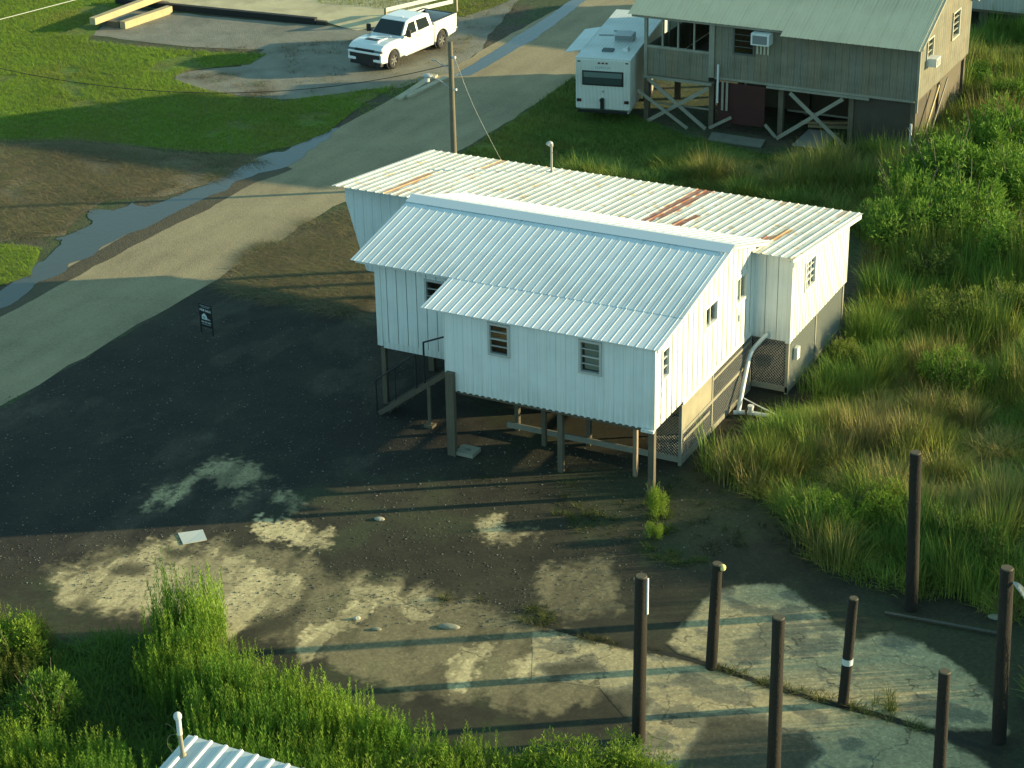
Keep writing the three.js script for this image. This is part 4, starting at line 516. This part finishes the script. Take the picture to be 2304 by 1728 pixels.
// ---------------------------------------------------------------- mooring pilings
function piling(px, py, tx, ty, r, label, extra) {
  const [x, d] = G(px, py), t = thing('wooden_piling', label, 'piling', [x, d], 0, 'pilings standing by the concrete slabs');
  // top: height from the vertical through the base
  const rr = ray(tx, ty), n = new THREE.Vector3(FW.x, 0, FW.z), k = V(x, 0, d).sub(CAM).dot(n) / rr.dot(n), top = CAM.clone().addScaledVector(rr, k).sub(V(x, 0, d));
  const seg = 14, g = new THREE.CylinderGeometry(r * .93, r * 1.05, top.y, seg, 10), p = g.attributes.position; for (let i = 0; i < p.count; i++) { const y = p.getY(i) / top.y + .5, a = Math.atan2(p.getZ(i), p.getX(i)), w = 1 + .16 * (fbm(a * 2.2 + px, y * 4, 3, 301) - .5) + .05 * Math.sin(a * 3 + px); p.setXYZ(i, p.getX(i) * w + top.x * y, y * top.y, p.getZ(i) * w + top.z * y); } g.computeVertexNormals();
  mesh('shaft', g.toNonIndexed(), M([.026, .021, .014], { map: woodT, roughness: .95, bumpMap: bumpT, bumpScale: .02 }), t);
  const c = cyl(V(0, 0, 0), V(0, .03, 0), r * .88, r * .8, 14); c.translate(top.x, top.y - .004, top.z); mesh('end_grain', c, M([.12, .1, .06], { map: woodT }), t);
  if (extra) extra(t, top, r); return t;
}
piling(1436, 1668, 1443, 1297, .155, 'dark piling with a white strip down its upper side', (t, top, r) => mesh('white_strip', box(r * .9, r * .9 + .06, top.y - .95, top.y - .02, .0, .05), M([.8, .8, .78]), t));
piling(1600, 1503, 1614, 1269, .14, 'short dark piling with a yellow cap light at the weedy joint', (t, top, r) => mesh('cap_light', (() => { const g = new THREE.SphereGeometry(.09, 12, 8); g.translate(top.x + r * .9, top.y - .08, top.z - .02); return g.toNonIndexed(); })(), M([.75, .65, .25]), t));
piling(1738, 1792, 1752, 1390, .15, 'brown piling planted in the near slab with a split pale top');
piling(1897, 1585, 1921, 1347, .125, 'slim dark piling with a white band around its middle', (t, top, r) => { const g = cyl(V(0, 1.15, 0), V(0, 1.31, 0), r * 1.06, r * 1.06, 16); g.translate(top.x * .42, 0, top.z * .42); mesh('white_band', g, M([.6, .62, .6]), t); });
piling(2110, 1812, 2126, 1512, .14, 'short hollow-topped piling on the near slab beside the weed tuft');
piling(2246, 1668, 2266, 1279, .165, 'thick dark piling with frayed rope at its head', (t, top, r) => { const g = []; for (let i = 0; i < 9; i++) g.push(tube([V(top.x + r * .8, top.y - .3, -top.z), V(top.x + r + .12, top.y - .28 - i * .02, -top.z - .05), V(top.x + r + .4, top.y - .45 - i * .05, -top.z - .1 + i * .02)], .008, 8, 4)); mesh('rope', g, M([.5, .52, .48]), t); });
piling(2050, 1372, 2060, 1019, .16, 'tall dark piling rising out of the reeds');

// ---------------------------------------------------------------- tin-roofed shed close to the camera
{
  const [x0, d0] = G(424, 1653, 4.0), H = thing('tin_shed', 'small building with a white ribbed tin roof and service mast among the weeds', 'building', [0, 0]);
  const mR = M([.72, .75, .74], { map: grime, roughness: .45 });
  const roof = mesh('roof', [box(x0 + .15, x0 + 7.5, 3.78, 3.9, d0 - .2, d0 - .14)], mTrim, H), m2 = ribRoof(roof, 'roof_sheet', x0, x0 + 7.7, d0, 4.0, d0 - 6.4, 3.1, .36, 3, [mR], { rib: .04, rw: .05, sl: .025 });
  wall(H, { o: [x0 + .2, d0 - .3], dir: [1, 0], n: [0, 1], len: 7.2, bot: .3, top: 3.85, step: .4, mat: mWhite2 });
  wall(H, { o: [x0 + .2, d0 - .3], dir: [0, -1], n: [-1, 0], len: 5.8, bot: .3, top: s => 3.85 - s * .14, step: .4, mat: mWhite2 });
  mesh('end_wall', [box(x0 + 7.38, x0 + 7.42, .3, 3.0, d0 - 6.1, d0 - .3), box(x0 + .2, x0 + 7.4, .3, 2.95, d0 - 6.15, d0 - 6.1)], mWhite2, H);
  mesh('footing', [box(x0 + .2, x0 + 7.4, 0, .3, d0 - 6.1, d0 - .32)], M([.15, .14, .12], { map: concT }), H);
  const mx = x0 + .25, md = d0 - .55, mast = mesh('roof_mast', [cyl(V(mx, 3.9, md), V(mx - .03, 4.42, md), .045), cyl(V(mx, 3.9, md), V(mx, 3.98, md), .09, .05)], M([.4, .36, .24], { map: woodT }), H);
  mesh('weatherhead', [cyl(V(mx - .03, 4.42, md), V(mx - .03, 4.82, md), .055), (() => { const g = new THREE.SphereGeometry(.085, 14, 10); g.scale(1, 1.2, 1); g.translate(mx - .04, 4.84, -md); return g.toNonIndexed(); })()], M([.6, .6, .55]), mast);
  mesh('cable_tail', [tube([V(mx - .06, 4.45, md), V(mx - .2, 4.6, md - .05), V(mx - .32, 4.62, md - .05)], .004, 10, 4), tube([V(mx - .06, 4.42, md), V(mx - .3, 4.3, md), V(mx - .36, 4.05, md), V(mx - .2, 3.9, md)], .004, 12, 4)], M([.2, .18, .14]), mast);
}

// ---------------------------------------------------------------- things by the far drive
{
  const post = (a, b, r, m) => cyl(a, b, r, r, 10);
  tag(mesh('timber_beam', beam(V(-39.35, .5, 34.4), V(-39.1, .5, 41.0), .36, .34), mLumber), 'long new yellow timber beam, the upper and longer of two', 'timber');
  tag(mesh('timber_beam', beam(V(-38.15, .2, 35.3), V(-37.75, .2, 38.9), .36, .38), mLumber), 'shorter new yellow timber beam lying below the longer one', 'timber');
  tag(mesh('timber_block', [box(-39.6, -38.4, 0, .33, 35.3, 35.6), box(-39.6, -38.4, 0, .33, 39.5, 39.8)].map(g => g).slice(0, 1), mDarkWood), 'dark wooden block propping up the long yellow beam', 'block');
  tag(mesh('timber_block', box(-39.6, -38.4, 0, .33, 39.5, 39.8), mDarkWood), 'dark wooden bearer under the far end of the yellow beam', 'block');
  tag(mesh('kerb_timber', [beam(V(-41.5, .16, 39.3), V(-29.4, .16, 40.05), .3, .32)], M([.02, .02, .018], { map: woodT })), 'long black kerb timber along the edge of the pale driveway', 'kerb');
  tag(mesh('kerb_timber', [beam(V(-29.35, .1, 40.05), V(-28.8, .1, 40.1), .25, .2)], M([.05, .045, .03], { map: woodT })), 'short broken end of the black kerb timber', 'kerb');
  const t = thing('plank_rail', 'white plank rail on a post behind the pickup', 'rail', [0, 0]), [ax, ad] = G(1027, 28), [bx, bd] = [ax - 1.2, ad - .2];
  mesh('post', box(ax - .06, ax + .06, 0, 1.1, ad - .06, ad + .06), M([.4, .35, .22], { map: woodT }), t); mesh('post', box(ax - 2.0, ax - 1.88, 0, 1.0, ad - 4.06, ad - 3.94), M([.4, .35, .22], { map: woodT }), t);
  mesh('plank', beam(V(ax - .1, .98, ad - .1), V(ax - 1.9, .92, ad - 4), .05, .2), mTrim, t); mesh('plank', beam(V(ax - .1, .62, ad - .1), V(ax - 1.9, .56, ad - 4), .05, .2), mTrim, t);
  const curb = (a, b, w, label) => { const p = G(...a), q = G(...b), n = 7, g = []; for (let i = 0; i < 1; i++) g.push(beam(V(p[0], .06, p[1]), V(q[0], .06, q[1]), w, .12)); tag(mesh('broken_curb', g, M([.45, .42, .32], { map: concT })), label, 'curb'); };
  curb([897, 226], [978, 172], .35, 'pale broken concrete curb strip beside the ditch'); curb([915, 222], [1003, 178], .3, 'pale broken concrete curb strip touching the road edge');
}
// ---------------------------------------------------------------- litter and stones in the yard
{
  const [bx, bd] = G(432, 1211), wb = [[-.5, .04], [.0, -.42], [.46, .06], [.02, .5]]; tag(mesh('white_board', hexa(wb.map(([x, d]) => V(bx + x, .012, bd + d)), wb.map(([x, d], i) => V(bx + x, i === 2 ? .05 : .03, bd + d))), M([.6, .62, .58], { map: grime })), 'square white board lying flat on the gravel', 'board');
  const stone = (px, py, a, b, h, rot, c, label) => { const [x, d] = G(px, py), g = new THREE.IcosahedronGeometry(1, 3), p = g.attributes.position; for (let i = 0; i < p.count; i++) { const X = p.getX(i), Y = p.getY(i), Z = p.getZ(i), k = 1 + .35 * (fbm(X * 1.6 + px, Z * 1.6 + Y * 1.3, 3, 5) - .5); p.setXYZ(i, X * k * a, Math.max(-.3, Y) * k * h, Z * k * b); } g.rotateY(rot); g.computeVertexNormals(); g.translate(x, h * .3, -d); tag(mesh('flat_stone', g, M(c, { map: concT })), label, 'stone', 'stones lying in the yard'); };
  stone(1010, 1412, .28, .12, .07, .3, [.3, .3, .24], 'long flat pale stone beside the sand fingers'); stone(803, 1393, .1, .07, .06, .8, [.5, .5, .44], 'small whitish rock on the sandy concrete'); stone(847, 1417, .14, .08, .05, .4, [.26, .26, .2], 'grey flat stone half sunk in mud'); stone(853, 1169, .16, .1, .06, .2, [.42, .4, .34], 'pale stone on the dark gravel near the shadow line');
  stone(2240, 1391, .2, .1, .08, 0, [.35, .35, .3], 'grey stone in the dark silt by the thick piling'); 
  const [qx, qd] = G(42, 1461); tag(mesh('white_pipe', cyl(V(qx - .16, .05, qd), V(qx + .16, .05, qd + .1), .03), mPvc), 'short white pipe lying in the weeds', 'pipe');
  const a = G(1990, 1384), b = G(2252, 1432); tag(mesh('fallen_plank', beam(V(a[0], .08, a[1]), V(b[0], .08, b[1]), .08, .04), M([.1, .1, .08], { map: woodT })), 'grey plank lying along the reed edge', 'plank');
}

// ---------------------------------------------------------------- vegetation
const leafM = (o = {}) => new THREE.MeshPhysicalMaterial({ color: 0xffffff, roughness: .85, transmission: .35, thickness: 0, side: THREE.DoubleSide, specularIntensity: .25, ...o });
const mLeaf = leafM(), mBlade = new THREE.MeshStandardMaterial({ color: 0xffffff, roughness: .9, side: THREE.DoubleSide });
function strip(o, pts, w) { // tapered blade through Vector3 points
  const n = pts.length - 1; let pl, pr; for (let i = 0; i <= n; i++) { const t = pts[Math.min(n, i + 1)].clone().sub(pts[Math.max(0, i - 1)]), s = new THREE.Vector3(-t.z, 0, t.x).normalize(); if (s.lengthSq() < .1) s.set(1, 0, 0); const k = w * (1 - (i / n) ** 1.5) / 2, l = pts[i].clone().addScaledVector(s, -k), r = pts[i].clone().addScaledVector(s, k); if (i) { o.push(...pl.toArray(), ...pr.toArray(), ...r.toArray()); if (i < n) o.push(...pl.toArray(), ...r.toArray(), ...l.toArray()); } pl = l; pr = r; }
}
const fin = o => { const g = new THREE.BufferGeometry(); g.setAttribute('position', new THREE.Float32BufferAttribute(o, 3)); g.computeVertexNormals(); g.setAttribute('uv', new THREE.BufferAttribute(new Float32Array(o.length / 3 * 2), 2)); return g; };
function clumpGeo(seed, n, rad, wid, lean, hv = .5, seg = 3) { const r = rng(seed), o = []; for (let i = 0; i < n; i++) { const a = r() * 6.283, q = Math.sqrt(r()) * rad, h = 1 - hv * r(), la = a + (r() - .5) * 2, L = lean * (.3 + r()), pts = []; for (let k = 0; k <= seg; k++) { const t = k / seg; pts.push(new THREE.Vector3(Math.cos(a) * q + Math.cos(la) * L * t * t, h * (t - .12 * L * t * t), Math.sin(a) * q + Math.sin(la) * L * t * t)); } strip(o, pts, wid * (.7 + .6 * r())); } return fin(o); }
function leafQuad(o, c, dir, len, wid, r) { const s = new THREE.Vector3(r() - .5, r() - .5, r() - .5).cross(dir).normalize().multiplyScalar(wid / 2), m = c.clone().addScaledVector(dir, len * .45), e = c.clone().addScaledVector(dir, len), a = m.clone().add(s), b = m.clone().sub(s); o.push(...c.toArray(), ...b.toArray(), ...a.toArray(), ...a.toArray(), ...b.toArray(), ...e.toArray()); }
function weedGeo(seed, stems, rad) { const r = rng(seed), o = []; for (let i = 0; i < stems; i++) { const a = r() * 6.283, q = Math.sqrt(r()) * rad, h = .4 + .6 * r(), la = r() * 6.283, L = .3 * r(), P = t => new THREE.Vector3(Math.cos(a) * q + Math.cos(la) * L * t, h * t, Math.sin(a) * q + Math.sin(la) * L * t); strip(o, [P(0), P(.5), P(1)], .014); const N = 36; for (let k = 0; k < N; k++) { const t = .15 + .85 * (k + r()) / N, b = k * 2.4 + r(), up = .5 + 1.2 * t, d = new THREE.Vector3(Math.cos(b), up, Math.sin(b)).normalize(); leafQuad(o, P(t), d, .12 * (1.2 - .7 * t), .018, r); } } return fin(o); }
function stuff(name, label, cat, geo, items, mat = mLeaf) { // items: [x, d, scale, turn, r, g, b, sy]
  const im = new THREE.InstancedMesh(geo, mat, items.length), m = new THREE.Matrix4(), q = new THREE.Quaternion(), Y = new THREE.Vector3(0, 1, 0), c = new THREE.Color();
  items.forEach(([x, d, s, t, r, g, b, sy = s, y = 0], i) => { q.setFromAxisAngle(Y, t); m.compose(new THREE.Vector3(x, y, -d), q, new THREE.Vector3(s, sy, s)); im.setMatrixAt(i, m); im.setColorAt(i, c.setRGB(r, g, b)); });
  im.name = numbered(name); im.castShadow = im.receiveShadow = true; scene.add(im); return tag(im, label, cat, null, 'stuff');
}
const RV = rng(4242);
function scatter(poly, perM2, fn, world = false) { // poly in photo pixels (ground level) or in [x, d]
  const pts = world ? poly : poly.map(p => G(...p)), xs = pts.map(p => p[0]), ds = pts.map(p => p[1]), x0 = Math.min(...xs), x1 = Math.max(...xs), d0 = Math.min(...ds), d1 = Math.max(...ds), n = (x1 - x0) * (d1 - d0) * perM2, out = [];
  for (let i = 0; i < n; i++) { const x = x0 + RV() * (x1 - x0), d = d0 + RV() * (d1 - d0); if (!inPoly(pts, x, d)) continue; const it = fn(x, d); if (it) out.push(it); } return out;
}
const inHouse = (x, d) => (x > -3.6 && x < 6.75 && d > -.3 && d < 8) || (x > -8.1 && x < 8.0 && d > 7.6 && d < 13.5);
const inRear = (x, d) => (x > -7.6 && x < 4.8 && d > 31.7 && d < 39.8) || (x > -1.8 && x < 9.8 && d > 52.2 && d < 59.2), inShed = (x, d) => x > 4.8 && d < -19.8 && x < 13;
const tone = (c, k, x, d, s) => { const n = .75 + .5 * fbm(x * .35, d * .35, 3, s), q = n * (1 - k / 2 + k * RV()); return c.map(v => v * q); };
// short lawn
{
  const tuft = clumpGeo(11, 7, .09, .022, .35, .5, 2), it = [], put = (poly, dens, c, h) => it.push(...scatter(poly, dens, (x, d) => { if (inHouse(x, d) || inRear(x, d)) return; const n = fbm(x * .5, d * .5, 4, 401); if (n < .3) return; const dry = Math.max(0, Math.min(1, (fbm(x * .25 + 7, d * .25, 3, 405) - .55) * 5)), cc = tone(c.map((v, i) => v * (1 - dry * .6) + [.24, .23, .04][i] * dry * .6), .5, x, d, 409), s = h * (.6 + .8 * RV()); return [x, d, s * 1.2, RV() * 6.28, ...cc, s]; }));
  const g = [.19, .3, .02];
  put(lawnFar, 150, g, .2);
  put(lawnTop, 90, [.2, .24, .03], .2);
  put(lawnCorner, 150, g, .18);
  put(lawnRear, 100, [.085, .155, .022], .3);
  put([[830, 205], [1000, 160], [985, 172], [880, 230], [800, 270]], 90, g, .16);
  stuff('lawn_grass', 'short green lawn grass on both sides of the road', 'grass', tuft, it, mBlade);
}
{ // dead grass
  const tuft = clumpGeo(13, 9, .16, .016, .9, .5, 3), it = [], put = (poly, dens, h) => it.push(...scatter(poly, dens, (x, d) => { if (inHouse(x, d)) return; const n = fbm(x * .7, d * .7, 4, 471); if (n < .36) return; const s = h * (.4 + RV()); return [x, d, .9 + .5 * RV(), RV() * 6.28, ...tone(RV() < .2 ? [.1, .13, .03] : [.2, .155, .075], .8, x, d, 473), s]; }));
  put([[-120, 330], [150, 318], [300, 332], [450, 350], [560, 352], [600, 365], [480, 405], [370, 435], [240, 448], [180, 478], [130, 525], [-120, 555]], 40, .13); put(thatchPoly, 60, .12); put([[400, 165], [560, 150], [640, 225], [520, 215]], 12, .12); put([[330, 100], [600, 108], [850, 80], [960, 50], [1100, -10], [1180, 0], [1060, 120], [700, 215], [600, 130]], 3, .2);
  stuff('dead_grass', 'straw coloured dead grass on the verge and beside the house', 'grass', tuft, it, mBlade);
}
// reeds and marsh grass
const G3 = [[.19, .255, .03], [.235, .26, .036], [.12, .215, .026], [.29, .25, .075], [.155, .245, .028]];
const marshPx = [[1955, 335], [2080, 262], [2150, 165], [2200, 80], [2304, 70], [2420, 150], [2420, 1345], [2250, 1385], [2150, 1352], [2050, 1335], [1900, 1300], [1815, 1240], [1770, 1160], [1720, 1125], [1650, 1100], [1690, 1000], [1800, 950], [1860, 880], [1925, 790], [1940, 700], [1965, 560], [2010, 470]];
{
  const reed = clumpGeo(21, 34, .34, .024, .5, .65, 4), fine = clumpGeo(23, 46, .36, .016, .6, .7, 3);
  const A = [], B = [];
  const pick = (x, d, list) => { const n = fbm(x * .45, d * .45, 3, 421) + (RV() - .5) * .3; return list[n < .38 ? 2 : n < .47 ? 4 : n < .56 ? 0 : n < .68 ? 1 : 3]; };
  const hgt = (x, d) => .22 + 2.9 * Math.max(0, fbm(x * .55 + 3, d * .55, 4, 431) - .25) * (.5 + fbm(x * 1.6, d * 1.6, 2, 433));
  const put = (dst, poly, dens, h, list = G3, world) => dst.push(...scatter(poly, dens, (x, d) => { if (inHouse(x, d) || inRear(x, d) || inShed(x, d)) return; const s = h * hgt(x, d) * (.75 + .5 * RV()); if (s < .12) return; const edge = world ? 1 : 1; return [x, d, .8 + .5 * RV(), RV() * 6.28, ...tone(pick(x, d, list), .5, x, d, 437), s]; }, world));
  put(A, marshPx, 8, 1.45); put(B, marshPx, 12, 1.0);
  const Y = [[.16, .22, .033], [.2, .23, .04], [.12, .2, .028], [.24, .225, .06], [.14, .21, .03]];
  put(B, [[1230, 392], [1400, 372], [1560, 362], [1750, 365], [1900, 372], [2000, 400], [2010, 500], [1960, 560], [1900, 500], [1700, 455], [1240, 402]], 12, .85, Y); put(A, [[1500, 372], [1750, 365], [1980, 385], [2010, 500], [1950, 540], [1700, 450]], 3, .95, Y);
  put(B, [[1850, 330], [2080, 262], [2130, 230], [2304, 250], [2304, 330], [2000, 400]], 8, 1.0, Y);
  // marsh goes on outside the frame, where its shade comes from
  put(A, [[20.5, -12], [21, -6], [17.5, 8], [13, 24], [8, 42], [5, 60], [30, 60], [46, 30], [46, -12]], 1.1, 1.5, G3, true);
  put(A, [[19.3, -6.5], [21, -9.5], [28, -7], [29, 8], [20, 8], [17.9, 0], [18.6, -3]], 5, 2.5, G3, true);
  put(A, [[7.2, 2.2], [7.9, 4.5], [8.4, 8], [8.1, 13.5], [10, 13.5], [10.6, 4], [8.6, 1.4]], 5, 1.25, G3, true);
  put(A, [[9, 12], [13, 4], [12.5, 14], [9.5, 20]], 3, .9, G3, true);
  stuff('marsh_reeds', 'tall reeds and cane of the marsh beside the white house', 'reeds', reed, A, mBlade); stuff('marsh_grass', 'fine wild marsh grass, green to straw coloured', 'grass', fine, B, mBlade);
}
// tall leafy weeds in the foreground
const weedA = [[335, 1580], [350, 1455], [450, 1445], [560, 1535], [700, 1595], [850, 1650], [1000, 1720], [1130, 1775], [1300, 1815], [1560, 1850], [1560, 2050], [300, 2050], [430, 1850], [440, 1660]], weedB = [[-140, 1420], [90, 1440], [125, 1490], [60, 1560], [-140, 1590]], weedC = [[-140, 1660], [220, 1720], [330, 1800], [420, 2050], [-140, 2050]];
{
  const w = [weedGeo(31, 12, .34), weedGeo(37, 11, .36)], C = [[.16, .29, .03], [.2, .31, .033], [.13, .25, .028]], items = [[], []];
  const put = (poly, dens, h, list = C) => scatter(poly, dens, (x, d) => { if (inShed(x, d)) return; const n = fbm(x * .6, d * .6, 3, 451), s = h * (.55 + .75 * n) * (.8 + .4 * RV()); items[RV() < .5 ? 0 : 1].push([x, d, .9 + .4 * RV(), RV() * 6.28, ...tone(list[Math.min(2, n * 3.4 | 0)], .45, x, d, 457), s]); });
  put(weedA, 10, 1.5); put([[385, 1425], [480, 1425], [490, 1480], [390, 1480]], 9, 2.1); put(weedB, 12, 1.0, [[.17, .22, .034], [.21, .235, .045], [.12, .18, .028]]); put(weedC, 10, 1.25);
  items.forEach((l, i) => stuff('leafy_weeds', i ? 'dense leafy green weeds around the tin shed' : 'tall upright leafy weeds along the edge of the sand', 'weeds', w[i], l));
  const low = clumpGeo(41, 16, .2, .04, .5, .6, 2), it = [];
  it.push(...scatter([[-140, 1470], [250, 1450], [330, 1440], [440, 1480], [470, 1700], [430, 1850], [-140, 1850]], 26, (x, d) => inShed(x, d) ? null : [x, d, .9, RV() * 6.28, ...tone([.1, .18, .028], .5, x, d, 461), .25 + .45 * RV()]));
  const patch = (poly, dens, h, c) => it.push(...scatter(poly, dens, (x, d) => inHouse(x, d) ? null : [x, d, .35 + .3 * RV(), RV() * 6.28, ...tone(c, .6, x, d, 463), h * (.4 + .9 * RV())]));
  patch([[1240, 1150], [1300, 1140], [1400, 1170], [1330, 1205], [1270, 1190]], 10, .25, [.09, .12, .025]); patch([[1390, 1230], [1480, 1235], [1560, 1255], [1600, 1265], [1500, 1275]], 22, .2, [.07, .12, .02]); patch([[1150, 1375], [1220, 1360], [1260, 1400], [1180, 1400]], 20, .2, [.1, .12, .025]);
  patch([[1000, 1080], [1500, 1040], [1700, 1090], [1760, 1200], [1650, 1270], [1400, 1220], [1200, 1130]], 2.2, .18, [.05, .07, .02]); patch([[1620, 1498], [1740, 1535], [1880, 1575], [1890, 1590], [1730, 1552], [1610, 1512]], 26, .2, [.15, .15, .04]); patch([[1900, 1580], [2080, 1640], [2075, 1655], [1895, 1598]], 18, .22, [.12, .13, .035]);
  patch([[1190, 1390], [1330, 1432], [1510, 1472], [1505, 1484], [1320, 1445], [1185, 1402]], 18, .16, [.09, .09, .03]); patch([[950, 1330], [1090, 1340], [1080, 1370], [960, 1360]], 4, .25, [.1, .12, .03]); patch([[1700, 1090], [1780, 1150], [1850, 1240], [1800, 1270], [1680, 1170]], 6, .25, [.06, .07, .025]);
  patch([[1960, 1570], [2010, 1560], [2030, 1600], [1980, 1610]], 24, .3, [.13, .15, .03]); patch([[1650, 930], [1800, 880], [1690, 1010], [1560, 1070], [1540, 1060]], 4, .3, [.05, .075, .02]);
  patch([[1450, 1130], [1500, 1100], [1520, 1200], [1470, 1220]], 14, .35, [.1, .15, .02]);
  stuff('ground_weeds', 'low weeds and tufts scattered over mud, joints and shade', 'weeds', low, it);
  for (const [px, py] of [[1436, 1668], [1600, 1503], [1897, 1585], [2246, 1668], [2050, 1372]]) patch([[px - 34, py - 14], [px + 34, py - 14], [px + 34, py + 22], [px - 34, py + 22]], 26, .22, [.12, .14, .035]);
  // loose stones
  const sg = new THREE.IcosahedronGeometry(.5, 0), st = scatter([[-60, 930], [430, 700], [850, 740], [1050, 880], [1500, 1060], [1700, 1150], [1600, 1290], [1200, 1420], [500, 1400], [-60, 1300]], 26, (x, d) => inHouse(x, d) && d > 2 ? null : [x, d, .02 + .05 * RV() ** 4, RV() * 6, ...(k => [.17 * k, .16 * k, .13 * k])(.25 + 1.1 * RV() ** 2), .03, .01]);
  stuff('loose_gravel', 'scattered gravel stones on the dark yard', 'gravel', sg, st, new THREE.MeshStandardMaterial({ roughness: .9 }));
}
// shrubs, each its own plant
function crownGeo(seed, N, lobes) { const r = rng(seed), o = [], L = []; for (let i = 0; i < lobes; i++) { const a = r() * 6.283, q = .55 * Math.sqrt(r()); L.push([Math.cos(a) * q * 1.25, .3 + .55 * r(), Math.sin(a) * q * 1.25, .13 + .2 * r()]); } for (let i = 0; i < N; i++) { const [x, y, z, s] = L[(r() * lobes) | 0], u = r() * 2 - 1, a = r() * 6.283, k = Math.sqrt(1 - u * u), n = new THREE.Vector3(k * Math.cos(a), u, k * Math.sin(a)), R = s * (.45 + .75 * Math.pow(r(), .7)), p = new THREE.Vector3(x + n.x * R, Math.max(.03, y + n.y * R), z + n.z * R), d = n.clone().add(new THREE.Vector3(2 * (r() - .5), 1.4 * r() - .3, 2 * (r() - .5))).normalize(); leafQuad(o, p, d, .07 + .07 * r(), .03, r); } for (let i = 0; i < 26; i++) { const a = r() * 6.283, q = .35 + .5 * r(), h = .55 + .65 * r(), P = t => new THREE.Vector3(Math.cos(a) * q * t, h * t, Math.sin(a) * q * t); strip(o, [P(.1), P(.6), P(1)], .02); for (let k = 0; k < 26; k++) { const t = .5 + .5 * r(), d = new THREE.Vector3(2 * r() - 1, 1.6 * r() - .3, 2 * r() - 1).normalize(); leafQuad(o, P(t), d, .06 + .07 * r(), .028, r); } } return fin(o); }
function stemGeo(seed) { const r = rng(seed), g = []; for (let i = 0; i < 14; i++) { const a = r() * 6.283, q = .35 + .5 * r(); g.push(cyl(V(0, 0, 0), V(Math.cos(a) * q, .6 + .6 * r(), Math.sin(a) * q), .02, .005, 5)); } return merge(g); }
{
  const geo = [crownGeo(51, 4200, 20), crownGeo(53, 4200, 24), crownGeo(57, 4000, 18)], stem = [stemGeo(61), stemGeo(62), stemGeo(63)];
  const leaf = { myrtle: leafM({ color: lin(.16, .28, .036) }), broadleaf: leafM({ color: lin(.15, .26, .034) }), baccharis: leafM({ color: lin(.22, .32, .038) }), elder: leafM({ color: lin(.18, .235, .042) }) };
  let n = 0; const bush = (px, py, w, h, kind, label, group) => { const [x, d] = G(px, py), t = thing('shrub', label, 'shrub', [x, d], n * 1.7, group), k = n++ % 3; const c = new THREE.Mesh(geo[k], leaf[kind]); c.name = 'crown'; c.castShadow = c.receiveShadow = true; const s = new THREE.Mesh(stem[k], mPost); s.name = 'stem'; s.castShadow = true; t.add(c, s); t.scale.set(w, h, w); return t; };
  const gD = 'dark shrubs of the marsh', gS = 'bushes among the reeds';
  const rows = [
    ['myrtle', gD, 'dark green shrub crowding the end of the rusty roof', [[2050, 520, 1.5, 1.9], [2010, 580, 1.2, 1.6]]],
    ['myrtle', gD, 'largest rounded green shrub, crowns overlapping, in the marsh past the rusty roof', [[2120, 480, 1.7, 2.2], [2180, 540, 1.6, 1.9], [2100, 560, 1.3, 1.5]]],
    ['myrtle', gD, 'dark tall shrub at the far side of the big rounded shrubs', [[2200, 400, 1.4, 1.9], [2270, 380, 1.6, 2.2], [2290, 470, 1.5, 1.9]]],
    ['myrtle', gD, 'low green bush in the grass beside the weathered house', [[2260, 250, 1.2, 1.2], [2200, 200, 1.0, .9]]],
    ['myrtle', gD, 'dark shrub standing between the two stands of yellow bushes', [[2300, 620, 1.4, 1.6]]],
    ['broadleaf', gS, 'narrow yellow green bush before the leaning braces of the weathered house', [[2080, 390, .8, 1.2]]],
    ['elder', gS, 'olive bush with yellow tips in the reeds level with the rear wing', [[2090, 640, 1.2, 1.2], [2110, 750, 1.0, 1.1]]],
    ['elder', gS, 'olive bush beyond the olive pair, next to the dark single shrub', [[2200, 740, 1.0, 1.2], [2290, 730, 1.1, 1.3]]],
    ['broadleaf', gS, 'bright leafy bush in the middle of the straw coloured grass', [[2120, 880, .9, 1.1], [2180, 900, .8, 1.0]]],
    ['elder', gS, 'small olive weed bush by the wire mesh of the rear wing', [[1900, 830, .7, .9]]],
    ['elder', gS, 'small olive weed bush near the white waste pipe', [[1780, 1020, .7, .7]]],
    ['baccharis', gS, 'bushy weed at the reed edge beside the tall piling', [[1830, 1180, .8, .8], [1900, 1200, .9, .9], [1990, 1180, .8, 1.0]]],
    ['elder', gS, 'yellowish bush between the tall piling and the roped piling', [[2150, 1250, .9, 1.1], [2240, 1290, .9, 1.0]]],
    ['baccharis', 'lime shrubs by the pilings', 'lime green feathery shrub at the foot of the white-stripped piling', [[1370, 1770, .9, .95], [1450, 1780, .8, .85]]],
    ['baccharis', 'lime shrubs by the pilings', 'lime green feathery shrub between the weeds and the pilings', [[1160, 1790, .8, .9], [1265, 1790, .9, 1.0]]],
    ['baccharis', 'lime shrubs by the pilings', 'lime shrub rising out of the leafy weeds near the tin roof', [[1000, 1790, .9, 1.0], [900, 1800, .9, 1.0]]],
    ['baccharis', null, 'small lime tuft at the foot of the brown piling', [[1660, 1830, .5, .6]]]];
  for (const [kind, gr, label, l] of rows) for (const [px, py, w, h] of l) bush(px, py, w * (kind === 'myrtle' ? 1.3 : 1.1), h * (kind === 'myrtle' ? 1.2 : 1.1), kind, label, gr);
  bush(120, 1640, .95, 1.35, 'broadleaf', 'squarish dense green shrub standing alone in low weeds');
  bush(1475, 1165, .38, .95, 'baccharis', 'bright green vine climbing the front corner stilt'); bush(1470, 1215, .3, .45, 'baccharis', 'small lime weed below the vine on the mud');
  bush(40, 1500, 1.0, 1.25, 'baccharis', 'yellow green shrub at the edge of the dark gravel'); bush(1990, 150 + 1000, .5, .6, 'broadleaf', 'small leafy shrub beside the tall piling');
}
renderer.render(scene, camera);
